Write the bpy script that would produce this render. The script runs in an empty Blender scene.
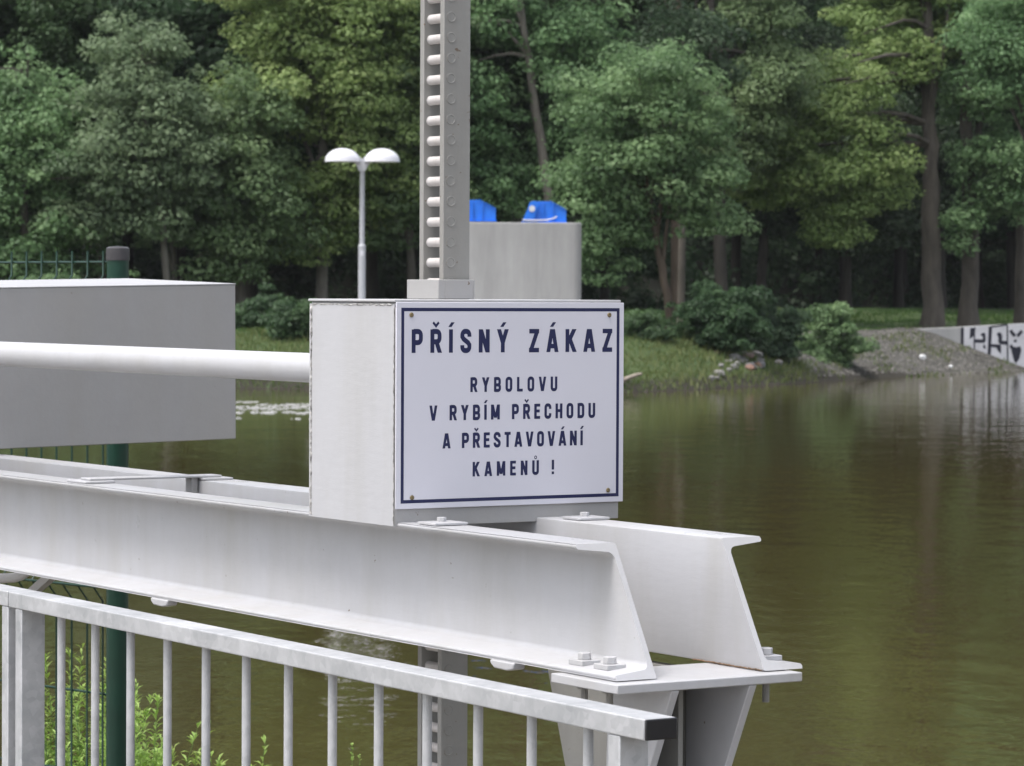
import bpy, math, random
import numpy as np
from mathutils import Vector, Matrix

S = bpy.context.scene
COL = S.collection
R = math.radians

# ------------------------------------------------------------------ camera
EYE = 1.55                                   # eye height above the walkway
cam_d = bpy.data.cameras.new('camera')
cam = bpy.data.objects.new('camera', cam_d)
COL.objects.link(cam)
cam_d.sensor_width = 36.0
cam_d.lens = 3343.2 / 1024 * 36.0
cam_d.clip_start = 0.1
cam_d.clip_end = 3000
cam.matrix_world = (Matrix.Translation((0, 0, EYE)) @ Matrix.Rotation(R(90 - 1.555), 4, 'X')
                    @ Matrix.Rotation(0.00468, 4, 'Z'))
cam_d.dof.use_dof = True
cam_d.dof.focus_distance = 4.9
cam_d.dof.aperture_fstop = 27
S.camera = cam

# ------------------------------------------------------------------ light
SUN_EL, SUN_AZ = 66.0, -122.0                 # azimuth measured from +Y towards +X
world = bpy.data.worlds.new('World')
S.world = world
world.use_nodes = True
nt = world.node_tree
nt.nodes.clear()
sky = nt.nodes.new('ShaderNodeTexSky')
sky.sky_type = 'NISHITA'
sky.sun_disc = False
sky.sun_elevation = R(SUN_EL)
sky.sun_rotation = R(SUN_AZ)
sky.air_density = 1.0
sky.dust_density = 4.0
sky.ozone_density = 1.0
hs = nt.nodes.new('ShaderNodeHueSaturation')
hs.inputs['Saturation'].default_value = 0.42     # high thin cloud greys the blue
bg = nt.nodes.new('ShaderNodeBackground')
bg.inputs['Strength'].default_value = 0.15
wo = nt.nodes.new('ShaderNodeOutputWorld')
nt.links.new(sky.outputs[0], hs.inputs['Color'])
nt.links.new(hs.outputs[0], bg.inputs['Color'])
nt.links.new(bg.outputs[0], wo.inputs['Surface'])

sun_d = bpy.data.lights.new('sun', 'SUN')
sun_d.energy = 1.15
sun_d.angle = R(20)
sun_d.color = (1.0, 0.97, 0.93)
sun = bpy.data.objects.new('sun', sun_d)
COL.objects.link(sun)
sdir = Vector((math.sin(R(SUN_AZ)) * math.cos(R(SUN_EL)), math.cos(R(SUN_AZ)) * math.cos(R(SUN_EL)), math.sin(R(SUN_EL))))
sun.rotation_euler = sdir.to_track_quat('Z', 'Y').to_euler()
sun.location = (-20, 0, 40)

S.view_settings.view_transform = 'Standard'
S.view_settings.look = 'None'
S.view_settings.exposure = 1.02
S.view_settings.gamma = 1.0
S.render.engine = 'CYCLES'
S.cycles.max_bounces = 8
S.cycles.diffuse_bounces = 3
S.cycles.glossy_bounces = 3
S.cycles.transmission_bounces = 3
S.cycles.use_denoising = True

# ------------------------------------------------------------------ helpers
TH = math.atan2(-0.8473, 0.5312)             # direction of the gate structure (local x runs along the beams)
AX = Vector((math.cos(TH), math.sin(TH), 0))
VX = Vector((-math.sin(TH), math.cos(TH), 0))


def B(a, v, z):
    "gate frame (along beams, across beams, height relative to the eye) -> world"
    p = AX * a + VX * v
    return Vector((p.x, p.y, z + EYE))


def tag(o, label=None, cat=None, group=None, kind=None):
    if label: o['label'] = label
    if cat: o['category'] = cat
    if group: o['group'] = group
    if kind: o['kind'] = kind
    return o


def empty(name, loc, rz=0.0):
    o = bpy.data.objects.new(name, None)
    COL.objects.link(o)
    o.location = loc
    o.rotation_euler = (0, 0, rz)
    o.empty_display_size = 0.1
    return o


class MB:
    def __init__(s):
        s.v, s.f = [], []

    def add(s, vs, fs):
        n = len(s.v)
        s.v += [tuple(p) for p in vs]
        s.f += [tuple(i + n for i in f) for f in fs]
        return s

    def box(s, lo, hi):
        x0, y0, z0 = lo; x1, y1, z1 = hi
        return s.add([(x0, y0, z0), (x1, y0, z0), (x1, y1, z0), (x0, y1, z0), (x0, y0, z1), (x1, y0, z1), (x1, y1, z1), (x0, y1, z1)],
                     [(0, 3, 2, 1), (4, 5, 6, 7), (0, 1, 5, 4), (1, 2, 6, 5), (2, 3, 7, 6), (3, 0, 4, 7)])

    def prism(s, poly, fn, d0, d1):
        "polygon extruded: fn(p, d) gives the 3-D point"
        n = len(poly)
        vs = [fn(p, d0) for p in poly] + [fn(p, d1) for p in poly]
        fs = [tuple(range(n - 1, -1, -1)), tuple(range(n, 2 * n))]
        fs += [(i, (i + 1) % n, n + (i + 1) % n, n + i) for i in range(n)]
        return s.add(vs, fs)

    def tube(s, pts, rad, n=10, caps=True):
        pts = [Vector(p) for p in pts]
        if not hasattr(rad, '__len__'): rad = [rad] * len(pts)
        m = len(pts)
        base = len(s.v)
        up = None
        vs = []
        for i, p in enumerate(pts):
            t = (pts[min(i + 1, m - 1)] - pts[max(i - 1, 0)]).normalized()
            if up is None:
                up = t.orthogonal().normalized()
            up = (up - t * up.dot(t)).normalized()
            w = t.cross(up)
            for k in range(n):
                an = 2 * math.pi * k / n
                vs.append(p + (up * math.cos(an) + w * math.sin(an)) * rad[i])
        fs = []
        for i in range(m - 1):
            for k in range(n):
                k2 = (k + 1) % n
                fs.append((i * n + k, i * n + k2, (i + 1) * n + k2, (i + 1) * n + k))
        if caps:
            fs.append(tuple(range(n - 1, -1, -1)))
            fs.append(tuple((m - 1) * n + k for k in range(n)))
        return s.add(vs, fs)

    def cyl(s, p, d, r, h, n=12):
        d = Vector(d).normalized()
        return s.tube([Vector(p), Vector(p) + d * h], r, n)

    def lathe(s, prof, c=(0, 0, 0), n=24):
        "profile (r, z) turned about z"
        vs, fs = [], []
        for r, z in prof:
            for k in range(n):
                a = 2 * math.pi * k / n
                vs.append((c[0] + r * math.cos(a), c[1] + r * math.sin(a), c[2] + z))
        for i in range(len(prof) - 1):
            for k in range(n):
                k2 = (k + 1) % n
                fs.append((i * n + k, i * n + k2, (i + 1) * n + k2, (i + 1) * n + k))
        return s.add(vs, fs)

    def build(s, name, mat, parent=None, smooth=35, bevel=0.0, seg=2, loc=None):
        me = bpy.data.meshes.new(name)
        me.from_pydata(s.v, [], s.f)
        me.update()
        if smooth:
            me.polygons.foreach_set('use_smooth', [True] * len(me.polygons))
            me.set_sharp_from_angle(angle=R(smooth))
        if mat: me.materials.append(mat)
        o = bpy.data.objects.new(name, me)
        COL.objects.link(o)
        if parent: o.parent = parent
        if loc: o.location = loc
        if bevel:
            b = o.modifiers.new('bevel', 'BEVEL')
            b.width = bevel; b.segments = seg; b.limit_method = 'ANGLE'; b.angle_limit = R(40)
            b.harden_normals = False
        return o


# ------------------------------------------------------------------ materials
def new_mat(name):
    m = bpy.data.materials.new(name)
    m.use_nodes = True
    t = m.node_tree
    p = t.nodes['Principled BSDF']
    return m, t, p


def N(t, kind, **kw):
    n = t.nodes.new(kind)
    for k, v in kw.items():
        if k in n.inputs.keys(): n.inputs[k].default_value = v
        else: setattr(n, k, v)
    return n


def ramp(t, fac, stops):
    r = t.nodes.new('ShaderNodeValToRGB')
    e = r.color_ramp.elements
    while len(e) < len(stops): e.new(0.5)
    for x, (p, c) in zip(e, stops):
        x.position = p
        x.color = (*c, 1) if len(c) == 3 else c
    t.links.new(fac, r.inputs['Fac'])
    return r.outputs['Color']


def mixc(t, fac, a, b):
    m = t.nodes.new('ShaderNodeMix')
    m.data_type = 'RGBA'
    for sock, val in ((m.inputs[0], fac), (m.inputs[6], a), (m.inputs[7], b)):
        if hasattr(val, 'links') or hasattr(val, 'is_linked'): t.links.new(val, sock)
        elif hasattr(val, '__len__'): sock.default_value = (*val, 1)
        else: sock.default_value = val
    return m.outputs[2]


def tex(t, scale, vec=None, detail=4, rough=0.6, stretch=None, coord='Object'):
    if vec is None:
        tc = t.nodes.new('ShaderNodeTexCoord')
        vec = tc.outputs[coord]
    if stretch:
        mp = t.nodes.new('ShaderNodeMapping')
        mp.inputs['Scale'].default_value = stretch
        t.links.new(vec, mp.inputs['Vector'])
        vec = mp.outputs['Vector']
    n = t.nodes.new('ShaderNodeTexNoise')
    n.inputs['Scale'].default_value = scale
    n.inputs['Detail'].default_value = detail
    n.inputs['Roughness'].default_value = rough
    t.links.new(vec, n.inputs['Vector'])
    return n.outputs['Fac']


def bump(t, p, h, strength, dist=0.01):
    b = t.nodes.new('ShaderNodeBump')
    b.inputs['Strength'].default_value = strength
    b.inputs['Distance'].default_value = dist
    t.links.new(h, b.inputs['Height'])
    t.links.new(b.outputs['Normal'], p.inputs['Normal'])


def painted(name, c, rough=0.30, dirt=(0.30, 0.28, 0.23), streak=0.25, specks=0.70):
    "brushed-on paint: run-down streaks, cloudy grime, brush marks, a few rust specks and chips"
    m, t, p = new_mat(name)
    a = tex(t, 9, detail=7, rough=0.65, stretch=(1, 1, 0.16))
    fac = ramp(t, a, [(0.42, (0, 0, 0)), (0.78, (streak,) * 3)])
    base = mixc(t, fac, c, dirt)
    cl = tex(t, 3.2, detail=6, rough=0.7)
    base = mixc(t, ramp(t, cl, [(0.45, (0, 0, 0)), (0.8, (streak * 0.9,) * 3)]), base, tuple(x * 0.72 for x in c))
    fine = tex(t, 38, detail=5, rough=0.7)
    base = mixc(t, ramp(t, fine, [(0.45, (0, 0, 0)), (0.85, (0.14, 0.14, 0.14))]), base, tuple(x * 0.7 for x in c))
    b = tex(t, 75, detail=3)
    fb = ramp(t, b, [(specks, (0, 0, 0)), (specks + 0.03, (0.85, 0.85, 0.85))])
    col = mixc(t, fb, base, (0.13, 0.085, 0.055))
    t.links.new(col, p.inputs['Base Color'])
    rr_ = ramp(t, cl, [(0.3, (rough,) * 3), (0.75, (rough + 0.22,) * 3)])
    t.links.new(rr_, p.inputs['Roughness'])
    h = tex(t, 95, detail=4, stretch=(0.25, 1, 1))
    bump(t, p, h, 0.22, 0.0016)
    return m


def plain(name, c, rough=0.5, metal=0.0, var=0.12, scale=8, bs=0.1):
    m, t, p = new_mat(name)
    a = tex(t, scale, detail=5)
    col = ramp(t, a, [(0.3, tuple(x * (1 - var) for x in c)), (0.7, tuple(min(1, x * (1 + var)) for x in c))])
    t.links.new(col, p.inputs['Base Color'])
    p.inputs['Roughness'].default_value = rough
    p.inputs['Metallic'].default_value = metal
    bump(t, p, tex(t, scale * 12, detail=3), bs, 0.003)
    return m


M = {}
M['paint'] = painted('pale_grey_paint', (0.455, 0.455, 0.472), 0.24, streak=0.40, specks=0.73)
M['paint_white'] = painted('white_paint', (0.455, 0.455, 0.472), 0.32, streak=0.30, specks=0.75)
M['paint_grey'] = painted('grey_paint', (0.34, 0.335, 0.335), 0.42, streak=0.30, specks=0.73)
M['rack'] = painted('rack_paint', (0.27, 0.266, 0.252), 0.42, dirt=(0.13, 0.11, 0.085), streak=0.45, specks=0.68)
M['rung'] = painted('rung_paint', (0.56, 0.55, 0.545), 0.45, dirt=(0.26, 0.16, 0.11), streak=0.7, specks=0.66)
M['inner_shade'] = painted('inner_shade_paint', (0.11, 0.108, 0.095), 0.6, streak=0.3)  # paint darkened so the shade inside the pedestal is in the base colour
M['sign'] = plain('sign_enamel', (0.625, 0.62, 0.685), 0.25, var=0.02, scale=4, bs=0.02)
M['navy'] = plain('navy_lettering', (0.009, 0.013, 0.066), 0.35, var=0.1, bs=0.02)
M['rust'] = plain('brassy_screw', (0.20, 0.155, 0.08), 0.6, metal=0.4, var=0.5, scale=200)
M['rust_edge'] = plain('rusty_seam', (0.17, 0.105, 0.06), 0.8, var=0.6, scale=90)
M['dark'] = plain('black_plastic', (0.012, 0.012, 0.014), 0.35, var=0.2)
M['weld'] = plain('weld_bead', (0.40, 0.39, 0.375), 0.7, var=0.6, scale=120, bs=0.6)
M['fence'] = plain('green_coating', (0.003, 0.034, 0.020), 0.35, var=0.2)
M['cap'] = plain('grey_cap', (0.045, 0.042, 0.045), 0.4, var=0.3)
M['blue'] = plain('blue_paint', (0.015, 0.17, 0.72), 0.4, var=0.12, scale=3)
M['cable'] = plain('pale_rope', (0.6, 0.6, 0.62), 0.7)
M['lamp_metal'] = plain('lamp_pole_paint', (0.46, 0.47, 0.50), 0.4, var=0.05)
M['lamp_dome'] = plain('lamp_shade_white', (0.66, 0.66, 0.70), 0.35, var=0.03)
M['lamp_glass'] = plain('lamp_glass', (0.5, 0.5, 0.48), 0.2, var=0.03)
M['foam'] = plain('white_foam', (0.30, 0.30, 0.29), 0.6, var=0.2, scale=4)
M['litter'] = plain('white_litter', (0.8, 0.8, 0.8), 0.6, var=0.05)
M['deadwood'] = plain('dead_wood', (0.30, 0.26, 0.22), 0.9, var=0.3)
M['graffiti'] = plain('black_spray_paint', (0.02, 0.02, 0.035), 0.7, var=0.3)
M['whitewash'] = plain('white_wall_paint', (0.72, 0.71, 0.74), 0.8, var=0.14, scale=1.2, bs=0.2)
M['soil'] = plain('soil', (0.07, 0.055, 0.035), 0.95, var=0.4, scale=3, bs=0.6)


def galvanised():
    m, t, p = new_mat('galvanised_steel')
    tc = t.nodes.new('ShaderNodeTexCoord')
    vo = t.nodes.new('ShaderNodeTexVoronoi')
    vo.inputs['Scale'].default_value = 85
    t.links.new(tc.outputs['Object'], vo.inputs['Vector'])
    s = t.nodes.new('ShaderNodeSeparateColor')
    t.links.new(vo.outputs['Color'], s.inputs[0])
    n = tex(t, 9, detail=5)
    mm = t.nodes.new('ShaderNodeMath'); mm.operation = 'ADD'
    m2 = t.nodes.new('ShaderNodeMath'); m2.operation = 'MULTIPLY'; m2.inputs[1].default_value = 0.13
    t.links.new(s.outputs[0], m2.inputs[0]); t.links.new(m2.outputs[0], mm.inputs[0]); t.links.new(n, mm.inputs[1])
    c = ramp(t, mm.outputs[0], [(0.35, (0.31, 0.32, 0.33)), (0.55, (0.41, 0.415, 0.425)), (0.85, (0.55, 0.555, 0.57))])
    t.links.new(c, p.inputs['Base Color'])
    p.inputs['Metallic'].default_value = 0.25
    p.inputs['Roughness'].default_value = 0.5
    bump(t, p, tex(t, 120), 0.1, 0.002)
    return m


M['galv'] = galvanised()


def concrete(name, c, stretch=(1, 1, 0.15), scale=3.0):
    m, t, p = new_mat(name)
    a = tex(t, scale, detail=8, rough=0.65, stretch=stretch)
    b = tex(t, scale * 0.4, detail=4)
    k = ramp(t, a, [(0.3, tuple(x * 0.78 for x in c)), (0.7, tuple(min(1, x * 1.1) for x in c))])
    k2 = ramp(t, b, [(0.35, (0, 0, 0)), (0.75, (0.4, 0.4, 0.4))])
    col = mixc(t, k2, k, tuple(x * 0.8 for x in c))
    t.links.new(col, p.inputs['Base Color'])
    p.inputs['Roughness'].default_value = 0.9
    bump(t, p, tex(t, scale * 10, detail=6), 0.3, 0.01)
    return m


M['concrete'] = concrete('pier_concrete', (0.345, 0.342, 0.335))
M['concrete_dark'] = concrete('walkway_concrete', (0.32, 0.31, 0.29))
M['wall_concrete'] = concrete('wall_concrete', (0.44, 0.435, 0.43), stretch=(0.4, 0.4, 0.15))


def stone():
    m, t, p = new_mat('rubble_stone')
    oi = t.nodes.new('ShaderNodeObjectInfo')
    c = ramp(t, oi.outputs['Random'], [(0, (0.17, 0.17, 0.18)), (0.45, (0.26, 0.25, 0.24)), (0.7, (0.20, 0.19, 0.19)), (0.93, (0.30, 0.15, 0.10))])
    a = tex(t, 6, detail=6)
    col = mixc(t, ramp(t, a, [(0.4, (0, 0, 0)), (0.8, (0.6, 0.6, 0.6))]), c, (0.12, 0.11, 0.1))
    t.links.new(col, p.inputs['Base Color'])
    p.inputs['Roughness'].default_value = 0.9
    bump(t, p, a, 0.5, 0.03)
    return m


M['stone'] = stone()


def leaf(name, c1, c2, c3, trans=0.50, patch=0.5):
    "foliage: every leaf has its own tint (face attribute), every crown slightly its own hue"
    m, t, p = new_mat(name)
    at = t.nodes.new('ShaderNodeAttribute'); at.attribute_name = 'tint'
    col = ramp(t, at.outputs['Fac'], [(0.0, c1), (0.5, c2), (1.0, c3)])
    oi = t.nodes.new('ShaderNodeObjectInfo')
    h = t.nodes.new('ShaderNodeHueSaturation')
    mr = N(t, 'ShaderNodeMapRange'); mr.inputs[3].default_value = 0.485; mr.inputs[4].default_value = 0.515
    t.links.new(oi.outputs['Random'], mr.inputs[0])
    t.links.new(mr.outputs[0], h.inputs['Hue'])
    mr2 = N(t, 'ShaderNodeMapRange'); mr2.inputs[3].default_value = 0.85; mr2.inputs[4].default_value = 1.15
    t.links.new(oi.outputs['Random'], mr2.inputs[0])
    t.links.new(mr2.outputs[0], h.inputs['Value'])
    t.links.new(col, h.inputs['Color'])
    t.links.new(h.outputs[0], p.inputs['Base Color'])
    p.inputs['Roughness'].default_value = 0.55
    p.inputs['Specular IOR Level'].default_value = 0.35
    tr = t.nodes.new('ShaderNodeBsdfTranslucent')
    t.links.new(h.outputs[0], tr.inputs['Color'])
    mx = t.nodes.new('ShaderNodeMixShader')
    mx.inputs[0].default_value = trans
    t.links.new(p.outputs[0], mx.inputs[1]); t.links.new(tr.outputs[0], mx.inputs[2])
    t.links.new(mx.outputs[0], t.nodes['Material Output'].inputs['Surface'])
    return m


M['leaf_green'] = leaf('leaf_mid_green', (0.090, 0.155, 0.066), (0.165, 0.262, 0.115), (0.255, 0.365, 0.175))
M['leaf_grey'] = leaf('leaf_grey_green', (0.125, 0.195, 0.105), (0.195, 0.290, 0.155), (0.280, 0.385, 0.215))
M['leaf_yellow'] = leaf('leaf_yellow_green', (0.140, 0.205, 0.068), (0.225, 0.315, 0.105), (0.320, 0.400, 0.155))
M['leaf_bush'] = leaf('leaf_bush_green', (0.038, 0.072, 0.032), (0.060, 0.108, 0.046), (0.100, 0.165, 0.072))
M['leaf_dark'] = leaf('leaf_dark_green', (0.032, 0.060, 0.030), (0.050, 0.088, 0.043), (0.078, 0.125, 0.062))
M['leaf_weed'] = leaf('leaf_fresh_green', (0.17, 0.32, 0.05), (0.30, 0.48, 0.10), (0.45, 0.62, 0.19), 0.35)
M['grass'] = leaf('grass_blades', (0.040, 0.095, 0.020), (0.075, 0.135, 0.030), (0.150, 0.165, 0.060), 0.3)
M['stem_green'] = plain('green_stem', (0.12, 0.20, 0.05), 0.7)


def pebble():
    m, t, p = new_mat('pebbles')
    at = t.nodes.new('ShaderNodeAttribute'); at.attribute_name = 'tint'
    c = ramp(t, at.outputs['Fac'], [(0, (0.045, 0.043, 0.038)), (0.6, (0.105, 0.10, 0.09)), (1.0, (0.20, 0.19, 0.175))])
    t.links.new(c, p.inputs['Base Color'])
    p.inputs['Roughness'].default_value = 0.9
    return m


M['pebble'] = pebble()


def bark(name, c):
    m, t, p = new_mat(name)
    a = tex(t, 3.5, detail=8, rough=0.7, stretch=(1, 1, 0.25))
    col = ramp(t, a, [(0.3, tuple(x * 0.5 for x in c)), (0.7, tuple(x * 1.25 for x in c))])
    t.links.new(col, p.inputs['Base Color'])
    p.inputs['Roughness'].default_value = 0.95
    bump(t, p, a, 0.8, 0.06)
    return m


M['bark'] = bark('grey_bark', (0.10, 0.087, 0.073))
M['bark_pale'] = bark('pale_bark', (0.155, 0.14, 0.12))
M['bark_forest'] = bark('dark_bark', (0.042, 0.037, 0.031))
M['bark_brown'] = bark('brown_bark', (0.11, 0.082, 0.06))


def water_mat():
    m, t, p = new_mat('murky_water')
    a = tex(t, 0.12, detail=3)
    col = ramp(t, a, [(0.3, (0.046, 0.037, 0.013)), (0.7, (0.058, 0.047, 0.016))])
    t.links.new(col, p.inputs['Base Color'])
    p.inputs['Roughness'].default_value = 0.03
    p.inputs['IOR'].default_value = 1.33
    h1 = tex(t, 1.9, detail=4, rough=0.55, stretch=(1.0, 0.65, 1))
    h2 = tex(t, 7.5, detail=2, rough=0.5, stretch=(1.0, 0.7, 1))
    ad = t.nodes.new('ShaderNodeMath'); ad.operation = 'MULTIPLY_ADD'
    ad.inputs[1].default_value = 0.22
    t.links.new(h2, ad.inputs[0]); t.links.new(h1, ad.inputs[2])
    h3 = tex(t, 0.42, detail=2, rough=0.5, stretch=(1.0, 0.8, 1))
    ad2 = t.nodes.new('ShaderNodeMath'); ad2.operation = 'MULTIPLY_ADD'
    ad2.inputs[1].default_value = 1.3
    t.links.new(h3, ad2.inputs[0]); t.links.new(ad.outputs[0], ad2.inputs[2])
    ad = ad2
    b = t.nodes.new('ShaderNodeBump')
    b.inputs['Strength'].default_value = 1.0
    b.inputs['Distance'].default_value = 0.0095
    t.links.new(ad.outputs[0], b.inputs['Height'])
    t.links.new(b.outputs['Normal'], p.inputs['Normal'])
    return m


M['water'] = water_mat()


def bank_mat():
    m, t, p = new_mat('bank_ground')
    a = tex(t, 0.9, detail=7, rough=0.65)
    grass = ramp(t, a, [(0.3, (0.030, 0.060, 0.014)), (0.55, (0.055, 0.085, 0.022)), (0.72, (0.105, 0.092, 0.055))])
    g1 = tex(t, 9, detail=8, rough=0.75)
    gravel = ramp(t, g1, [(0.3, (0.055, 0.053, 0.047)), (0.7, (0.125, 0.118, 0.106))])
    g2 = tex(t, 1.3, detail=6, rough=0.7)
    gravel = mixc(t, ramp(t, g2, [(0.56, (0, 0, 0)), (0.63, (0.8, 0.8, 0.8))]), gravel, (0.075, 0.090, 0.028))
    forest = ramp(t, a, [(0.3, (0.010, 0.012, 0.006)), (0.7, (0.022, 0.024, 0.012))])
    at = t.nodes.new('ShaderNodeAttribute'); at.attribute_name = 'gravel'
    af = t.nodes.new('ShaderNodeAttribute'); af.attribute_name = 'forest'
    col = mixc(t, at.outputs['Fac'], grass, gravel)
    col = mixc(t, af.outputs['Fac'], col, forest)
    aw = t.nodes.new('ShaderNodeAttribute'); aw.attribute_name = 'wet'
    col = mixc(t, aw.outputs['Fac'], col, (0.022, 0.018, 0.011))
    t.links.new(col, p.inputs['Base Color'])
    p.inputs['Roughness'].default_value = 0.95
    bump(t, p, g1, 0.7, 0.08)
    return m


M['bank'] = bank_mat()

# ------------------------------------------------------------------ setting
WATER_Z = -2.6 + EYE
rng = np.random.default_rng(7)

XS = np.array([-400, -40, -7.24, 2.94, 5.06, 11.3, 17.5, 25, 40, 400.])
DS = np.array([95, 90, 89.0, 87.0, 90.0, 103.0, 113.5, 121, 127, 150.])


def dw(x): return np.interp(x, XS, DS)


def vnoise(x, y, s):
    "cheap smooth value noise"
    x = np.asarray(x, float) / s; y = np.asarray(y, float) / s
    xi = np.floor(x).astype(int); yi = np.floor(y).astype(int)
    fx = x - xi; fy = y - yi
    fx = fx * fx * (3 - 2 * fx); fy = fy * fy * (3 - 2 * fy)

    def h(i, j):
        n = np.sin(i * 127.1 + j * 311.7) * 43758.5453
        return n - np.floor(n)
    return (h(xi, yi) * (1 - fx) + h(xi + 1, yi) * fx) * (1 - fy) + (h(xi, yi + 1) * (1 - fx) + h(xi + 1, yi + 1) * fx) * fy


def sstep(t): t = np.clip(t, 0, 1); return t * t * (3 - 2 * t)


def bank_z(x, t):
    x = np.asarray(x, float); t = np.asarray(t, float)
    z = np.where(t < 0, -2.62 + t * 0.12, -2.62 + 1.40 * np.clip(t / 7.5, 0, 1) ** 0.85)
    zr = np.where(t < 1.2, -2.62 + 0.06 * np.clip(t / 1.2, -20, 1), np.interp(t, [1.2, 5.9, 7.5], [-2.56, -1.235, -1.20]))
    kr = sstep((x - 11.5) / 2.0)
    z = np.where(t < 0, z, z * (1 - kr) + zr * kr)
    z = z + 0.58 * np.clip((t - 7.5) / 17, 0, 1)
    z = z + np.where(t > 45, (np.minimum(t, 150) - 45) * 0.52, 0)
    am = np.clip(t / 3, 0, 1)
    z = z + am * (1 - 0.75 * kr * (t < 9)) * ((vnoise(x, t, 3.1) - 0.5) * 0.22 + (vnoise(x, t, 0.9) - 0.5) * 0.12)
    return z + EYE


def gravel_mask(x, t):
    n = (vnoise(x, t, 1.7) - 0.5) * 3 + (vnoise(x + 50, t, 0.6) - 0.5) * 1.6
    m = sstep((x - 8.3 + n * 0.8) / 1.6) * sstep((9.3 - t + n * 0.5 - np.clip(12 - x, 0, 4) * 0.5) / 1.5)
    return m * sstep((t + 1) / 1)


def make_far_bank():
    xs = np.concatenate([[-230, -160, -120, -90, -60], np.arange(-46, 46.1, 0.6), [60, 90, 120, 160, 230]])
    ts = np.concatenate([[-30, -12, -5, -2, -1], np.arange(-0.5, 30, 0.5), np.arange(30, 60, 2.5), [60, 70, 80, 95, 110, 140, 170, 215]])
    X, T = np.meshgrid(xs, ts)
    Y = dw(X) + T
    Z = bank_z(X, T)
    nx, ny = len(xs), len(ts)
    me = bpy.data.meshes.new('far_bank')
    vs = np.stack([X, Y, Z], -1).reshape(-1, 3)
    fs = [(j * nx + i, j * nx + i + 1, (j + 1) * nx + i + 1, (j + 1) * nx + i) for j in range(ny - 1) for i in range(nx - 1)]
    me.from_pydata(vs.tolist(), [], fs)
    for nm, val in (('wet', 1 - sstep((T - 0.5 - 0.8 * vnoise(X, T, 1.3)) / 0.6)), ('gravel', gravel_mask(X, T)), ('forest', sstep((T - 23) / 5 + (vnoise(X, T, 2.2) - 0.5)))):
        a = me.attributes.new(nm, 'FLOAT', 'POINT')
        a.data.foreach_set('value', val.reshape(-1).astype(np.float32))
    me.polygons.foreach_set('use_smooth', [True] * len(me.polygons))
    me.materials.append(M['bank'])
    o = bpy.data.objects.new('far_bank', me)
    COL.objects.link(o)
    tag(o, kind='structure')


make_far_bank()

mb = MB()
mb.add([(-230, -70, WATER_Z), (230, -70, WATER_Z), (230, 160, WATER_Z), (-230, 160, WATER_Z)], [(0, 1, 2, 3)])
tag(mb.build('river', M['water'], smooth=0), kind='structure')

# near bank: soil slope down to the water, and the concrete walkway one stands on
mb = MB()
yy = [-60, -20, 0, 4, 7, 9.2, 10.4, 11.6, 13.5]
zz = [-0.10, -0.10, -0.10, -0.10, -0.10, -0.14, -0.5, -0.9, -1.35]
xx = [-200, -60, -20] + list(np.arange(-10, 10.1, 1.0)) + [20, 60, 200]
for j, (y, z) in enumerate(zip(yy, zz)):
    for x in xx:
        mb.v.append((x, y + (vnoise(x, y, 2.0) - 0.5) * (0.8 if y > 5 else 0), z + (vnoise(x, y, 0.7) - 0.5) * 0.06 * (y > 3)))
n = len(xx)
mb.f = [(j * n + i, j * n + i + 1, (j + 1) * n + i + 1, (j + 1) * n + i) for j in range(len(yy) - 1) for i in range(n - 1)]
tag(mb.build('near_bank', M['soil'], smooth=80), kind='structure')
mb = MB()
c = [B(-30, -1.6, -1.55), B(8, -1.6, -1.55), B(8, 2.24, -1.55), B(-30, 2.24, -1.55)]
vs = [(p.x, p.y, 0.0) for p in c] + [(p.x, p.y, -0.4) for p in c]
mb.add(vs, [(0, 1, 2, 3), (0, 4, 5, 1), (1, 5, 6, 2), (2, 6, 7, 3), (3, 7, 4, 0)])
tag(mb.build('walkway', M['concrete_dark'], smooth=0), kind='structure')

# thin summer haze over the whole valley
mh = bpy.data.materials.new('thin_haze')
mh.use_nodes = True
th = mh.node_tree
th.nodes.clear()
ho = th.nodes.new('ShaderNodeOutputMaterial')
hv = th.nodes.new('ShaderNodeVolumePrincipled')
hv.inputs['Color'].default_value = (0.92, 0.95, 1.0, 1)
hv.inputs['Density'].default_value = 0.00009
hv.inputs['Anisotropy'].default_value = 0.0
th.links.new(hv.outputs[0], ho.inputs['Volume'])
tag(MB().box((-260, -90, -5.5), (260, 400, 100)).build('haze', mh, smooth=0), kind='stuff')
S.cycles.volume_bounces = 0

# ------------------------------------------------------------------ steel gate structure
ZT, ZB = -0.335, -0.508


def frame(name, a, v, z):
    return empty(name, B(a, v, z), TH)


rr = random.Random(3)


def bead(p0, p1, r, n):
    p0 = Vector(p0); p1 = Vector(p1)
    pts, rad = [], []
    for k in range(n + 1):
        pts.append(p0.lerp(p1, k / n) + Vector((rr.uniform(-1, 1), rr.uniform(-1, 1), rr.uniform(-1, 1))) * r * 0.35)
        rad.append(r * rr.uniform(0.45, 1.15))
    return MB().tube(pts, rad, 7)


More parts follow.
